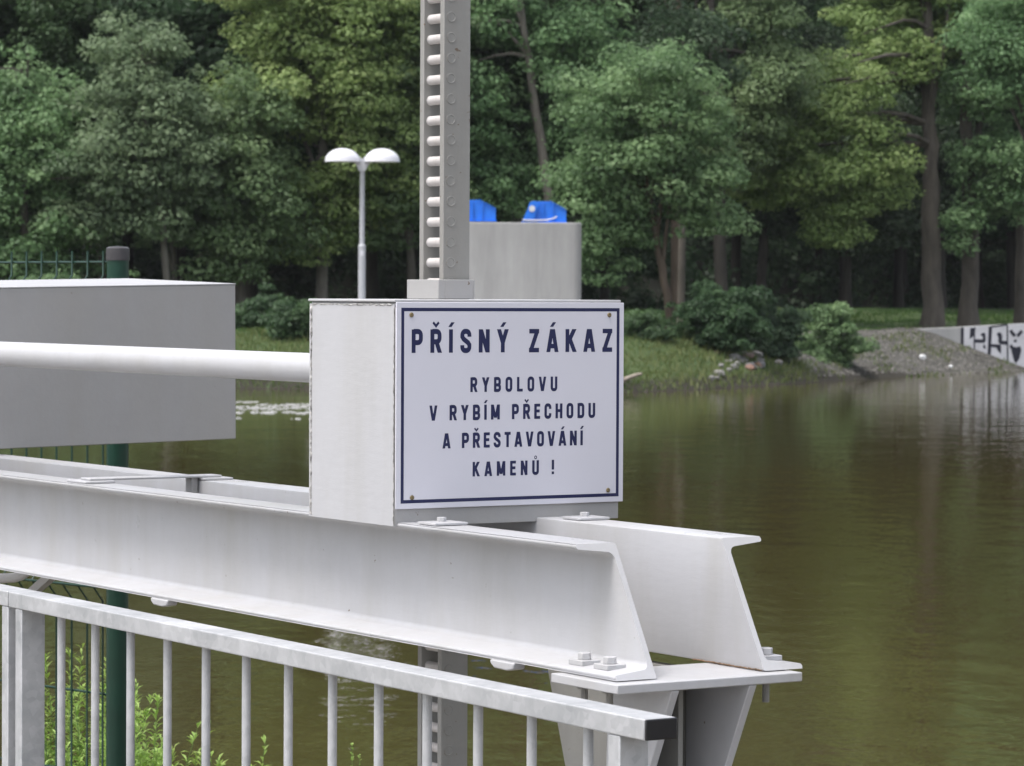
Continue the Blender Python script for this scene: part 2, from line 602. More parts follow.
def channel(name, web_v, out_v, a0, label, bolts):
    root = frame(name, -5.0, web_v, ZB)
    sgn = 1 if out_v > web_v else -1
    w = abs(out_v - web_v)
    H = ZT - ZB

    def arc(cx, cz, r, a0, a1, n=5):
        return [(cx + r * math.cos(R(a0 + (a1 - a0) * k / n)), cz + r * math.sin(R(a0 + (a1 - a0) * k / n))) for k in range(n + 1)]
    tw, tf, rt = 0.008, 0.0105, 0.010
    # outline in (p, z): p = 0 at the outer web face, p = w at the flange tips
    poly = [(0.0025, 0), (w - 0.001, 0)]
    poly += arc(w - 0.004, 0.0035, 0.0035, -50, 90, 4)
    poly += arc(tw + rt, tf + rt + 0.001, rt, 262, 180, 6)
    poly += arc(tw + rt, H - tf - rt - 0.001, rt, 180, 98, 6)
    poly += arc(w - 0.004, H - 0.0035, 0.0035, -90, 50, 4)
    poly += [(w - 0.001, H), (0.0025, H), (0.0005, H - 0.0008), (0, H - 0.0025), (0, 0.0025), (0.0005, 0.0008)]
    if sgn < 0: poly = poly[::-1]

    def fn(p, end):
        z = p[1]
        a = -9.0 if end == 0 else -3.62 - 0.100 * (z / H) ** 1.0
        return (a + 5.0, p[0] * sgn, z)
    b = MB().prism(poly, fn, 0, 1).build('channel', M['paint'], root, smooth=50)
    # hex bolts with square tapered washers on the bottom flange
    for (a, v) in bolts:
        zf = ZB + 0.0105
        q = MB()
        hx = [(0.0095 * math.cos(R(60 * k + 8)), 0.0095 * math.sin(R(60 * k + 8))) for k in range(6)]
        q.prism(hx, lambda p, d: (p[0], p[1], d), 0.005, 0.0145)
        o = q.build('bolt', M['paint'], root, bevel=0.001)
        o.location = (a + 5.0, v - web_v, zf - ZB)
        MB().box((-0.017, -0.015, -0.002), (0.017, 0.015, 0.005)).build('washer', M['paint'], o, bevel=0.0008)
        q = MB()
        q.cyl((0, 0, -0.06), (0, 0, 1), 0.005, 0.03, 10)
        q.prism(hx, lambda p, d: (p[0], p[1], d), -0.0345, -0.0245)
        q.build('nut', M['rack'], o)
    tag(root, label, 'beam')
    return root


front = channel('steel_beam', 2.497, 2.432, -9, 'pale grey steel channel beam nearest the railing, with its open flanges facing the railing',
                [(-3.742, 2.463), (-3.681, 2.463)])
rear = channel('steel_beam', 2.672, 2.738, -9, 'pale grey steel channel beam on the river side, with flanges turned towards the water',
               [(-3.67, 2.712)])
for a in (-3.90, -4.97):
    q = MB()
    q.prism([(-0.031, 0.0038), (-0.030, -0.002), (-0.020, -0.0075), (0.012, -0.0085), (0.029, -0.0055), (0.031, 0.0038)],
            lambda p, d: (p[0], d, p[1]), -0.004, 0.016)
    o = q.build('lug', M['paint'], front, bevel=0.002)
    o.location = (a + 5.0, 2.434 - 2.497, -0.004)

q = bead((1.215, -0.0008, 0.0004), (1.375, -0.0008, 0.0004), 0.0012, 50)
q.build('rust_line', M['rust_edge'], rear, smooth=80)
# flat strap laid across both beams
st = frame('cross_strap', -5.315, 2.585, ZT)
q = MB()
q.box((-0.020, -0.128, 0.0048), (0.020, 0.128, 0.0086))
q.build('flat_bar', M['paint'], st, bevel=0.0012)
for v in (-0.115, 0.115):
    MB().box((-0.045, v - 0.028, 0.0004), (0.035, v + 0.028, 0.0046)).build('pad', M['paint'], st, bevel=0.0012)
q = MB(); q.box((-0.012, 0.072, -0.022), (0.012, 0.0845, 0.0046)); q.build('stop_lug', M['paint_grey'], st, bevel=0.001)
tag(st, 'flat steel strap lying across the two beams near the grey counterweight', 'strap')

# pedestal under the beam ends
pd = frame('beam_pedestal', -3.69, 2.57, -1.66)
zt = ZB - 0.0015 + 1.66
q = MB(); q.box((-0.064, -0.153, zt - 0.0125), (0.096, 0.147, zt)); q.build('base_plate', M['paint'], pd, bevel=0.0015)


def gus(v, a0, a1, b0, b1, nm='gusset'):
    q = MB()
    zl = zt - 0.013
    poly = [(a0, zl), (a0 + 0.006, zl - 0.012), (b0, zl - 0.16), (b0, 0.0), (b1, 0.0), (b1, zl - 0.16), (a1 - 0.006, zl - 0.012), (a1, zl)]
    q.prism(poly, lambda p, d: (p[0], d, p[1]), v - 0.006, v + 0.006)
    return q.build(nm, M['paint'], pd, bevel=0.001)


gus(-0.060, -0.062, 0.095, -0.062, 0.018)
gus(0.066, -0.062, 0.095, -0.062, 0.018)
q = MB(); q.box((-0.060, -0.0535, 0.0), (-0.050, 0.0595, zt - 0.0135)); q.build('web_plate', M['inner_shade'], pd, bevel=0.001)  # recess shade painted into this plate's colour
q = MB(); q.box((-0.0495, 0.004, 0.0), (0.010, 0.012, zt - 0.0135)); q.build('stiffener', M['rack'], pd, bevel=0.001)
q = MB()
zl = zt - 0.0145
q.prism([(-0.49, zl), (-0.484, zl - 0.02), (-0.42, zl - 0.20), (-0.40, 0.0), (-0.07, 0.0), (-0.07, zl)], lambda p, d: (p[0], d, p[1]), 0.108, 0.126)
q.build('back_gusset', M['rack'], pd, bevel=0.001)
q = MB(); q.box((-0.22, -0.2, 0.0), (0.2, 0.2, 0.03)); q.build('foot_plate', M['paint_grey'], pd, bevel=0.002)
tag(pd, 'pale grey welded steel pedestal carrying the cut ends of both beams', 'pedestal')

# gear housing
bx = frame('gear_housing', -4.3215, 2.6250, -0.341)
hA, hV, hH = 0.1275, 0.1945, 0.3295
q = MB()
q.box((-hA, -hV, 0.0065), (hA, hV, hH - 0.0037))
body = q.build('body', M['paint_white'], bx, bevel=0.0015)
q = MB()          # side sheet hangs over the flange edge
q.box((-hA - 0.001, -hV - 0.003, 0), (hA - 0.0005, -hV - 0.0005, hH - 0.007))
q.build('side_sheet', M['paint_white'], bx, bevel=0.0008)
q = MB()
q.box((hA + 0.0005, -hV - 0.002, 0.0), (hA + 0.0025, hV - 0.001, hH - 0.011))
q.build('front_sheet', M['paint_grey'], bx, bevel=0.0008)
q = MB()
q.box((-hA - 0.002, -hV - 0.005, hH - 0.0035), (hA + 0.004, hV + 0.001, hH + 0.0005))
q.build('lid', M['paint_white'], bx, bevel=0.0012)
# ragged weld beads on the vertical back corner and under the lid
bead((-hA + 0.006, -hV - 0.0030, 0.004), (-hA + 0.006, -hV - 0.0030, hH - 0.008), 0.0022, 130).build('weld_bead', M['weld'], bx, smooth=80)
bead((-hA + 0.01, -hV - 0.0025, hH - 0.0078), (hA - 0.004, -hV - 0.0025, hH - 0.0072), 0.0016, 60).build('weld_bead', M['weld'], bx, smooth=80)
bead((hA - 0.0005, -hV - 0.0030, 0.004), (hA - 0.0005, -hV - 0.0030, hH - 0.012), 0.0010, 80).build('weld_bead', M['weld'], bx, smooth=80)
# hold-down clips with a bolt each
for (a0, a1, v0, v1) in ((0.175, 0.225, -0.185, -0.130), (0.180, 0.228, 0.060, 0.113)):
    q = MB(); q.box((a0, v0, 0.0068), (a1, v1, 0.0105))
    cl = q.build('clip', M['paint'], bx, bevel=0.0008)
    hx = [(0.007 * math.cos(R(60 * k)), 0.007 * math.sin(R(60 * k))) for k in range(6)]
    o = MB().prism(hx, lambda p, d: (p[0], p[1], d), 0, 0.006).build('bolt', M['paint'], cl, bevel=0.0006)
    o.location = ((a0 + a1) / 2 - 0.01, (v0 + v1) / 2 + 0.004, 0.0104)
tag(bx, 'white painted sheet steel box on the beams, with the warning sign on its front', 'housing')

# ------------------------------------------------------------------ sign
SA = -4.1890
sg = frame('warning_sign', SA, 2.4275, -0.3155)          # local y runs right, z up, x towards the viewer
SW, SH = 0.397, 0.3005
q = MB(); q.box((-0.0012, 0, 0), (0.0012, SW, SH)); q.build('panel', M['sign'], sg, bevel=0.0007)
xf = 0.0013


def strip(q, y0, z0, y1, z1, x=xf):
    q.add([(x, y0, z0), (x, y1, z0), (x, y1, z1), (x, y0, z1)], [(0, 1, 2, 3)])


q = MB()
bo, bw = 0.0082, 0.0050
strip(q, bo, bo, SW - bo, bo + bw); strip(q, bo, SH - bo - bw, SW - bo, SH - bo)
strip(q, bo, bo + bw, bo + bw, SH - bo - bw); strip(q, SW - bo - bw, bo + bw, SW - bo, SH - bo - bw)
q.build('border', M['navy'], sg, smooth=0)

# stroke lettering: condensed grotesque capitals, each glyph = ribbons on a unit-high grid
T_ = 0.215


def arcp(cx, cy, r, a0, a1, n=5, ry=None):
    ry = ry or r
    return [(cx + r * math.cos(R(a0 + (a1 - a0) * k / n)), cy + ry * math.sin(R(a0 + (a1 - a0) * k / n))) for k in range(n + 1)]


def glyph(ch):
    w, x0, y0, y1 = 0.60, 0.1, 0.09, 0.91
    x1, xm = w - 0.1, w / 2
    r = 0.16
    base = {'Ř': 'R', 'Í': 'I', 'Ý': 'Y', 'Á': 'A', 'Ů': 'U'}.get(ch, ch)
    g = []
    stem = [(x0, 0), (x0, 1)]
    if base in 'PRB':
        ym = 0.44 if base == 'P' else 0.47
        bowl = [(x0, y1)] + arcp(x1 - r, y1 - r, r, 90, 0) + arcp(x1 - r, ym + r, r, 0, -90) + [(x0, ym)]
        g = [stem, bowl]
        if base == 'R': g.append([(xm + 0.03, 0.47), (x1 + 0.02, 0.0)])
        if base == 'B':
            g.append([(x0, ym)] + arcp(x1 - r + 0.02, ym - r, r, 90, 0) + arcp(x1 - r + 0.02, y0 + r, r, 0, -90) + [(x0, y0)])
    elif base == 'I': w = 0.2; g = [[(0.1, 0), (0.1, 1)]]
    elif base == 'S':
        g = [[(x1, 0.68)] + arcp(x1 - r, y1 - r, r, 0, 90) + arcp(x0 + r, y1 - r, r, 90, 180) + [(x0, 0.68), (x0 + 0.07, 0.585), (x1 - 0.07, 0.42), (x1, 0.33)]
             + arcp(x1 - r, y0 + r, r, 0, -90) + arcp(x0 + r, y0 + r, r, 270, 180) + [(x0, 0.32)]]
    elif base == 'N': g = [stem, [(x1, 0), (x1, 1)], [(x0 + 0.01, 0.99), (x1 - 0.01, 0.01)]]
    elif base == 'Y': w = 0.64; xm = 0.32; g = [[(0.1, 1), (xm, 0.42)], [(w - 0.1, 1), (xm, 0.42)], [(xm, 0.48), (xm, 0)]]
    elif base == 'Z': g = [[(0.02, y1), (w - 0.01, y1)], [(w - 0.115, 0.93), (0.115, 0.07)], [(0.01, y0), (w - 0.01, y0)]]
    elif base == 'A': w = 0.66; g = [[(0.09, 0), (0.30, 1)], [(0.57, 0), (0.36, 1)], [(0.16, 0.26), (0.50, 0.26)]]
    elif base == 'K': w = 0.62; g = [stem, [(x0 + 0.02, 0.36), (0.51, 1)], [(0.24, 0.58), (0.53, 0)]]
    elif base == 'O': g = [arcp(x1 - r, y1 - r, r, 0, 90) + arcp(x0 + r, y1 - r, r, 90, 180) + arcp(x0 + r, y0 + r, r, 180, 270) + arcp(x1 - r, y0 + r, r, 270, 360) + [(x1, y1 - r)]]
    elif base == 'L': w = 0.52; g = [stem, [(x0, y0), (w, y0)]]
    elif base == 'V': w = 0.64; g = [[(0.09, 1), (0.30, 0)], [(0.55, 1), (0.34, 0)]]
    elif base == 'U': g = [[(x0, 1), (x0, y0 + r)] + arcp(x0 + r, y0 + r, r, 180, 270) + arcp(x1 - r, y0 + r, r, 270, 360) + [(x1, 1)]]
    elif base == 'M': w = 0.76; g = [stem, [(w - 0.1, 0), (w - 0.1, 1)], [(0.13, 0.99), (0.36, 0.12)], [(w - 0.13, 0.99), (w - 0.36, 0.12)]]
    elif base == 'E': w = 0.52; g = [stem, [(x0, y0), (w, y0)], [(x0, y1), (w, y1)], [(x0, 0.52), (w - 0.04, 0.52)]]
    elif base == 'C': g = [[(x1, 0.64)] + arcp(x1 - r, y1 - r, r, 0, 90) + arcp(x0 + r, y1 - r, r, 90, 180) + arcp(x0 + r, y0 + r, r, 180, 270) + arcp(x1 - r, y0 + r, r, 270, 360) + [(x1, 0.36)]]
    elif base == 'H': g = [stem, [(x1, 0), (x1, 1)], [(x0, 0.52), (x1, 0.52)]]
    elif base == 'D': g = [stem, [(x0, y1)] + arcp(x1 - r, y1 - r, r, 90, 0) + arcp(x1 - r, y0 + r, r, 0, -90) + [(x0, y0)]]
    elif base == 'T': w = 0.54; g = [[(0, y1), (w, y1)], [(w / 2, 0), (w / 2, 1)]]
    elif base == '!': w = 0.2; g = [[(0.1, 0.32), (0.1, 1)], [(0.1, 0), (0.1, 0.19)]]
    g = [(s, T_ * (0.9 if (abs(s[0][1] - s[-1][1]) < 0.01 and len(s) == 2) else 1.0)) for s in g]
    c = w / 2
    if ch == 'Ř': g += [([(c - 0.16, 1.30), (c, 1.14), (c + 0.16, 1.30)], 0.11)]
    if ch in 'ÍÝÁ': g += [([(c - 0.06, 1.10), (c + 0.11, 1.30)], 0.14)]
    if ch == 'Ů': g += [(arcp(c, 1.20, 0.095, 0, 360, 14), 0.06)]
    return w, g


def ribbon(q, pts, t, mapf):
    "flat ribbon with mitred joints; straight slanting strokes are cut level"
    if len(pts) == 2 and abs(pts[0][1] - pts[1][1]) > 0.15:
        (xa, ya), (xb, yb) = pts
        hw = t / 2 * math.hypot(xb - xa, yb - ya) / abs(yb - ya)
        if ya > yb: xa, ya, xb, yb = xb, yb, xa, ya
        q.add([mapf(Vector(p)) for p in ((xa - hw, ya), (xa + hw, ya), (xb + hw, yb), (xb - hw, yb))], [(0, 1, 2, 3)])
        return
    P = [Vector((p[0], p[1])) for p in pts]
    P = [p for i, p in enumerate(P) if i == 0 or (p - P[i - 1]).length > 1e-5]
    closed = (P[0] - P[-1]).length < 1e-4
    n = len(P)
    L, Rr = [], []
    for i in range(n):
        if closed: a, b = P[(i - 1) % (n - 1)], P[(i + 1) % (n - 1) if i < n - 1 else 1]
        else: a, b = P[max(i - 1, 0)], P[min(i + 1, n - 1)]
        d0 = (P[i] - a).normalized() if (P[i] - a).length > 1e-6 else (b - P[i]).normalized()
        d1 = (b - P[i]).normalized() if (b - P[i]).length > 1e-6 else d0
        n0 = Vector((-d0.y, d0.x)); n1 = Vector((-d1.y, d1.x))
        m = (n0 + n1).normalized()
        k = t / 2 / max(0.5, m.dot(n0))
        L.append(P[i] + m * k); Rr.append(P[i] - m * k)
    vs = [mapf(p) for p in L] + [mapf(p) for p in Rr]
    q.add(vs, [(i + n, i + 1 + n, i + 1, i) for i in range(n - 1)])


def text_line(txt, y0, y1, zb, h, wide=0.89, bold=1.02):
    "one line of capitals; every word is a part of its own"
    gl = [(0.30, []) if ch == ' ' else glyph(ch) for ch in txt]
    gap = ((y1 - y0) - sum(g[0] for g in gl) * h * wide) / (len(gl) - 1)
    y, k, q = y0, 0, MB()
    for w, strokes in gl:
        if not strokes:
            q.build('lettering', M['navy'], sg, smooth=0)
            q = MB()
        for st_, t in strokes:
            x = xf + 0.00002 * (k % 6)
            k += 1
            ribbon(q, st_, t * bold, lambda p, y=y, x=x: (x, y + p.x * h * wide, zb + p.y * h))
        y += w * h * wide + gap
    q.build('lettering', M['navy'], sg, smooth=0)


oy, oz = 2.4275, -0.3155
text_line('PŘÍSNÝ ZÁKAZ', 2.4535 - oy, 2.8035 - oy, -0.0888 - oz, 0.0342)
text_line('RYBOLOVU', 2.5535 - oy, 2.7050 - oy, -0.1468 - oz, 0.0215)
text_line('V RYBÍM PŘECHODU', 2.4840 - oy, 2.7730 - oy, -0.1878 - oz, 0.0222)
text_line('A PŘESTAVOVÁNÍ', 2.5065 - oy, 2.7510 - oy, -0.2288 - oz, 0.0222)
text_line('KAMENŮ !', 2.5580 - oy, 2.7000 - oy, -0.2710 - oz, 0.0215)
for (v, z) in ((2.4526, -0.0335), (2.7975, -0.0335), (2.4547, -0.2990), (2.7970, -0.2975)):
    q = MB()
    q.lathe([(0.0034, 0.0), (0.0036, 0.0012), (0.0027, 0.0024), (0.0014, 0.0026), (0.0, 0.0016)], n=12)
    o = q.build('screw', M['rust'], sg, smooth=60)
    o.rotation_euler = (0, R(90), 0)
    o.location = (xf - 0.0004, v - oy, z - oz)
tag(sg, 'white prohibition sign with navy border and Czech lettering screwed to the box', 'sign')

# ------------------------------------------------------------------ lifting rack
rk = frame('lifting_rack', -4.335, 2.596, -1.66)
z0, z1 = 0.0, 0.66 + 1.66
for a0, a1, nm in ((0.0235, 0.035, 'side_plate'), (-0.0355, -0.024, 'side_plate')):
    MB().box((a0, -0.023, z0), (a1, 0.0235, z1)).build(nm, M['rack'], rk, bevel=0.001)
zs = 0.4114 + 1.66
first = None
rungm = None
rr = random.Random(11)
k = 0
zz_ = zs + 0.0306 * 8
while zz_ > 0.05:
    if zz_ < z1 - 0.02 and not (-0.33 + 1.66 < zz_ < -0.03 + 1.66):
        if first is None:
            q = MB()
            q.tube([(-0.025, 0, 0), (-0.0235, 0, 0), (0.024, 0, 0)], [0.0085, 0.0072, 0.0072], 14)
            q.lathe([(0.0066, 0), (0.0082, 0.0004), (0.0080, 0.0009), (0.0064, 0.0010), (0.0060, 0.0003), (0.0, 0.0003)], n=16)
            # turn the weld ring to lie on the outer face of the front plate
            m0 = 3 * 14
            for i in range(m0, len(q.v)):
                x, y, z = q.v[i]
                q.v[i] = (0.0350 + z, y, x)
            first = q.build('rung', M['rung'], rk, smooth=50)
            first.data.materials.append(M['rack'])
            for pl in first.data.polygons:
                if min(first.data.vertices[i].co.x for i in pl.vertices) > 0.0345: pl.material_index = 1
            o = first
        else:
            o = first.copy(); COL.objects.link(o); o.parent = rk
        o.location = (0, 2.586 - 2.596 + rr.uniform(-0.0006, 0.0006), zz_)
    zz_ -= 0.0306
q = MB()
for lo, hi in (((-0.050, -0.036, -0.0105 + 1.66), (0.0435, -0.0245, 0.0185 + 1.66)), ((-0.050, 0.025, -0.0105 + 1.66), (0.0435, 0.0275, 0.0185 + 1.66)),
               ((0.0365, -0.0245, -0.0105 + 1.66), (0.0435, 0.025, 0.0185 + 1.66)), ((-0.050, -0.0245, -0.0105 + 1.66), (-0.0375, 0.025, 0.0185 + 1.66))):
    q.box(lo, hi)
q.build('collar', M['paint_grey'], rk, bevel=0.0008)
tag(rk, 'upright grey steel rack with round rungs passing up through the sign box', 'rack')

# ------------------------------------------------------------------ shaft and counterweight
sh = frame('tube_shaft', -5.4, 2.548, -0.1215)
q = MB(); q.tube([(-0.91, 0, 0), (0.935, 0, 0)], 0.0235, 32)
q.build('tube', M['paint_white'], sh)
q = MB()
for a in (-0.885,):
    q.tube([(a - 0.012, 0, 0), (a + 0.012, 0, 0)], 0.04, 24)
q.build('flange', M['paint_white'], sh)
tag(sh, 'white steel tube running from the sign box to the grey counterweight', 'tube')

cw = empty('counterweight', B(-6.302, 3.262, -0.313))
cw.rotation_euler = (Matrix.Rotation(TH, 3, 'Z') @ Matrix.Rotation(R(1.1), 3, 'X') @ Matrix.Rotation(R(1.25), 3, 'Y')).to_euler()
q = MB(); q.box((-0.52, -0.94, 0), (0, 0, 0.3265))
q.build('casing', M['paint_grey'], cw, bevel=0.0015)
q = MB(); q.box((-0.521, -0.941, 0.3268), (0.001, 0.001, 0.3290))
q.build('top_sheet', M['paint_white'], cw, bevel=0.0008)
q = MB(); q.box((-0.52, -0.80, -0.024), (-0.05, -0.56, -0.0006))
q.build('mounting_foot', M['paint'], cw, bevel=0.001)
tag(cw, 'large grey steel counterweight box behind the white tube', 'counterweight')

# bent tube and strut under the beams at the left
bt = frame('bent_tube', -5.9, 2.58, -0.55)
pts = [(-0.7, 0, -0.010), (-0.071, 0, -0.006), (0.0, 0, 0.001), (0.035, 0, 0.008), (0.062, 0, 0.018), (0.085, 0, 0.030), (0.10, 0, 0.0395)]
MB().tube(pts, 0.0095, 14).build('tube', M['paint'], bt)
MB().tube([(0.02, 0.005, -0.045), (0.148, 0.005, 0.0114), (0.215, 0.005, 0.040)], 0.011, 4).build('brace', M['paint_grey'], bt, smooth=0)
tag(bt, 'thin pale bent tube tucked under the beams at the left edge', 'tube')

# ------------------------------------------------------------------ galvanised railing
RV, RZ = 2.112, -0.4755


def railing(a0, a1, bars, label, with_cap, off=0.036):
    L = a1 - a0
    rt = frame('railing', (a0 + a1) / 2, RV + 0.022, -1.55)
    rt.rotation_euler = (0, R(0.165), TH)
    rt.location.z += -0.0029 * ((a0 + a1) / 2 + 3.97)
    zt = RZ + 1.55
    MB().box((-L / 2, -0.022, zt - 0.0245), (L / 2, 0.022, zt)).build('handrail', M['galv'], rt, bevel=0.002, seg=3)
    if with_cap:
        MB().box((L / 2 + 0.0003, -0.0215, zt - 0.0243), (L / 2 + 0.0035, 0.0215, zt - 0.0003)).build('end_cap', M['dark'], rt, bevel=0.0015)
    MB().box((-L / 2 + 0.01, -0.010, 0.098), (L / 2 - 0.01, 0.010, 0.118)).build('bottom_rail', M['galv'], rt, bevel=0.0015)
    for a in (-L / 2 + off, L / 2 - 0.062 if with_cap else L / 2 - 0.0125):
        q = MB(); q.box((a - 0.012, -0.021, 0.0), (a + 0.012, 0.019, zt - 0.0248))
        p = q.build('post', M['galv'], rt, bevel=0.0015)
        MB().box((a - 0.05, -0.05, 0.0), (a + 0.05, 0.05, 0.008)).build('foot_plate', M['galv'], p, bevel=0.001)
    first = None
    for a in bars:
        if first is None:
            q = MB(); q.cyl((0, 0, 0.1182), (0, 0, 1), 0.0062, zt - 0.0248 - 0.1182, 14)
            first = o = q.build('bar', M['galv'], rt)
        else:
            o = first.copy(); COL.objects.link(o); o.parent = rt
        o.location = (a - (a0 + a1) / 2, 0, 0)
    tag(rt, label, 'railing', 'galvanised railings along the walkway')
    return rt


railing(-4.856, -3.090, [-4.705 + 0.1224 * k for k in range(13)], 'galvanised railing below the beams, its handrail ending in a black cap', True)
railing(-6.70, -4.860, [-6.54 + 0.1224 * k for k in range(13)], 'galvanised railing cut off by the left edge of the picture, only its end post showing', False)

# ------------------------------------------------------------------ green mesh fence
FB = Vector((-0.944, 8.0, -0.12))
fd = Vector((-0.72, 0.694, 0)); fa = math.atan2(fd.y, fd.x)
fe = empty('mesh_fence', FB, fa)               # local x runs away to the left, local y towards the viewer's left


def fz(z): return z + EYE + 0.12


post = MB().lathe([(0.0, 0.0), (0.0265, 0.0), (0.0265, fz(0.072))], n=20).build('post', M['fence'], fe, smooth=40)
MB().lathe([(0.0283, fz(0.072)), (0.0285, fz(0.095)), (0.0278, fz(0.1005)), (0.022, fz(0.1045)), (0.0, fz(0.106))], n=20).build('post_cap', M['cap'], post, smooth=40)
o = post.copy(); COL.objects.link(o); o.parent = fe; o.location = (2.56, 0, 0)
c = [x for x in post.children][0].copy(); COL.objects.link(c); c.parent = o
prof = [(0, 0.095)]
for zc in (-0.002, -0.711, -1.25):
    prof += [(0, zc + 0.038), (0.030, zc), (0, zc - 0.038)]
prof += [(0, -1.55)]
q = MB()
k = 0
x = 0.055
while x < 2.52:
    q.tube([(x, y, fz(z)) for y, z in prof], 0.0026, 6)
    x += 0.0595
for z, y in ((0.068, -0.005), (-0.002, 0.036), (-0.21, -0.005), (-0.465, -0.005), (-0.58, -0.005), (-0.711, 0.036), (-0.974, -0.005), (-1.17, -0.005), (-1.25, 0.036), (-1.48, -0.005)):
    q.tube([(0.03, y, fz(z)), (2.53, y, fz(z))], 0.0030, 6)
q.build('wire_panel', M['fence'], fe, smooth=60)
tag(fe, 'dark green welded wire mesh fence with a round capped post behind the beams', 'fence')

# ------------------------------------------------------------------ weeds at the foot of the fence
def weed(name, loc, h, nst, spread, seed, label, lw=0.012, ll=0.058, tall=False):
    g = random.Random(seed)
    root = empty(name, loc)
    st, lf, tint = MB(), MB(), []
    for s in range(nst):
        an = g.uniform(0, 6.28); rad = spread * g.random() ** 0.6
        bx_, by_ = rad * 0.4 * math.cos(an), rad * 0.4 * math.sin(an)
        hh = h * g.uniform(0.65, 1.0)
        lean = Vector((math.cos(an), math.sin(an), 0)) * rad * 0.7
        pts = []
        for k in range(7):
            f = k / 6
            pts.append(Vector((bx_, by_, 0)) + lean * f * f + Vector((g.uniform(-.004, .004), g.uniform(-.004, .004), hh * f)))
        st.tube(pts, [0.0032 * (1 - 0.75 * k / 6) for k in range(7)], 5)
        nl = int(hh * (150 if not tall else 150))
        for k in range(nl):
            f = g.uniform(0.2, 1.0) ** 0.8
            i = min(5, int(f * 6)); p = pts[i].lerp(pts[i + 1], f * 6 - i)
            a2 = k * 2.4 + g.uniform(-.4, .4)
            up = g.uniform(0.25, 0.9) + 0.6 * (f > 0.9)
            d = Vector((math.cos(a2), math.sin(a2), up)).normalized()
            L = ll * g.uniform(0.6, 1.1) * (1.15 - 0.6 * f) * (0.5 if tall and f > 0.6 else 1)
            w = lw * g.uniform(0.7, 1.1) * (1.1 - 0.4 * f)
            sd = d.cross(Vector((0, 0, 1))).normalized() * w / 2
            mid = p + d * L * 0.5; tip = p + d * L + Vector((0, 0, -L * 0.18))
            nrm = sd.cross(d).normalized() * w * 0.25
            lf.add([p, mid + sd + nrm, tip, mid - sd + nrm, mid], [(0, 4, 1), (4, 2, 1), (0, 3, 4), (4, 3, 2)])
            tint += [min(1, max(0, g.gauss(0.35 + 0.4 * f, 0.2)))] * 4
    st.build('stem', M['stem_green'], root)
    o = lf.build('foliage', M['leaf_weed'], root, smooth=0)
    a = o.data.attributes.new('tint', 'FLOAT', 'FACE'); a.data.foreach_set('value', tint)
    tag(root, label, 'plant', 'weeds by the fence')


def wpos(px, d): return ((px - 512) / 3343 * d, d, -0.13)


weed('weed', wpos(72, 8.9), 0.76, 18, 0.15, 1, 'fresh green weed left of the green fence post, tallest of the clumps')
weed('weed', wpos(98, 8.5), 0.68, 24, 0.17, 2, 'bushy green weed just left of the green fence post')
weed('weed', wpos(138, 8.3), 0.67, 24, 0.16, 3, 'bushy green weed just right of the green fence post')
weed('weed', wpos(168, 8.6), 0.62, 14, 0.19, 4, 'sprawling green weed with a shoot leaning to the right, beside the bushy weed')
weed('weed', wpos(240, 8.2), 0.60, 7, 0.10, 5, 'small sparse green weed between railing bars, right of the fence post')
weed('weed', wpos(285, 8.4), 0.50, 5, 0.10, 6, 'low green weed at the bottom between two railing bars')
weed('weed', wpos(363, 8.3), 0.60, 2, 0.03, 7, 'single upright narrow weed stalk seen between railing bars left of the rack', 0.012, 0.035, True)

# ------------------------------------------------------------------ far quay with lamp and pier
q = MB()
q.box((-4.6, 76.0, -3.2), (2.05, 92.0, -0.06))
q.build('body', M['concrete'], None, bevel=0.05)
qo = COL.objects['body'] if False else bpy.context.scene.objects[-1]
qr = empty('lock_quay', (-1.3, 84, -3.2))
qb = MB().box((-3.3, -8, 0), (3.3, 8, 3.10))
bpy.data.objects.remove(qo, do_unlink=True)
qb.build('wall', M['concrete'], qr, bevel=0.06)
MB().box((-3.4, -8.1, 3.103), (3.4, 8.1, 3.2)).build('coping', M['concrete'], qr, bevel=0.03)
tag(qr, 'low concrete quay in the river behind the sign box', 'quay')

pr = empty('concrete_pier', (-0.2, 81.2, 0.0))
pts = []
for cx, cy, a0 in ((1.66, 1.0, 0), (-1.66, 1.0, 90), (-1.66, -1.0, 180), (1.66, -1.0, 270)):
    pts += [(cx + 0.19 * math.cos(R(a0 + k * 18)), cy + 0.19 * math.sin(R(a0 + k * 18))) for k in range(6)]
MB().prism(pts, lambda p, d: (p[0], p[1], d), 0.003, 3.22).build('body', M['concrete'], pr, smooth=30, bevel=0.02)
MB().box((-1.55, -0.9, 3.221), (-0.2, 0.6, 3.245)).build('bearing_slab', M['concrete_dark'], pr, bevel=0.01)
tag(pr, 'stained concrete pier rising behind the sign box with blue steel brackets on top', 'pier')


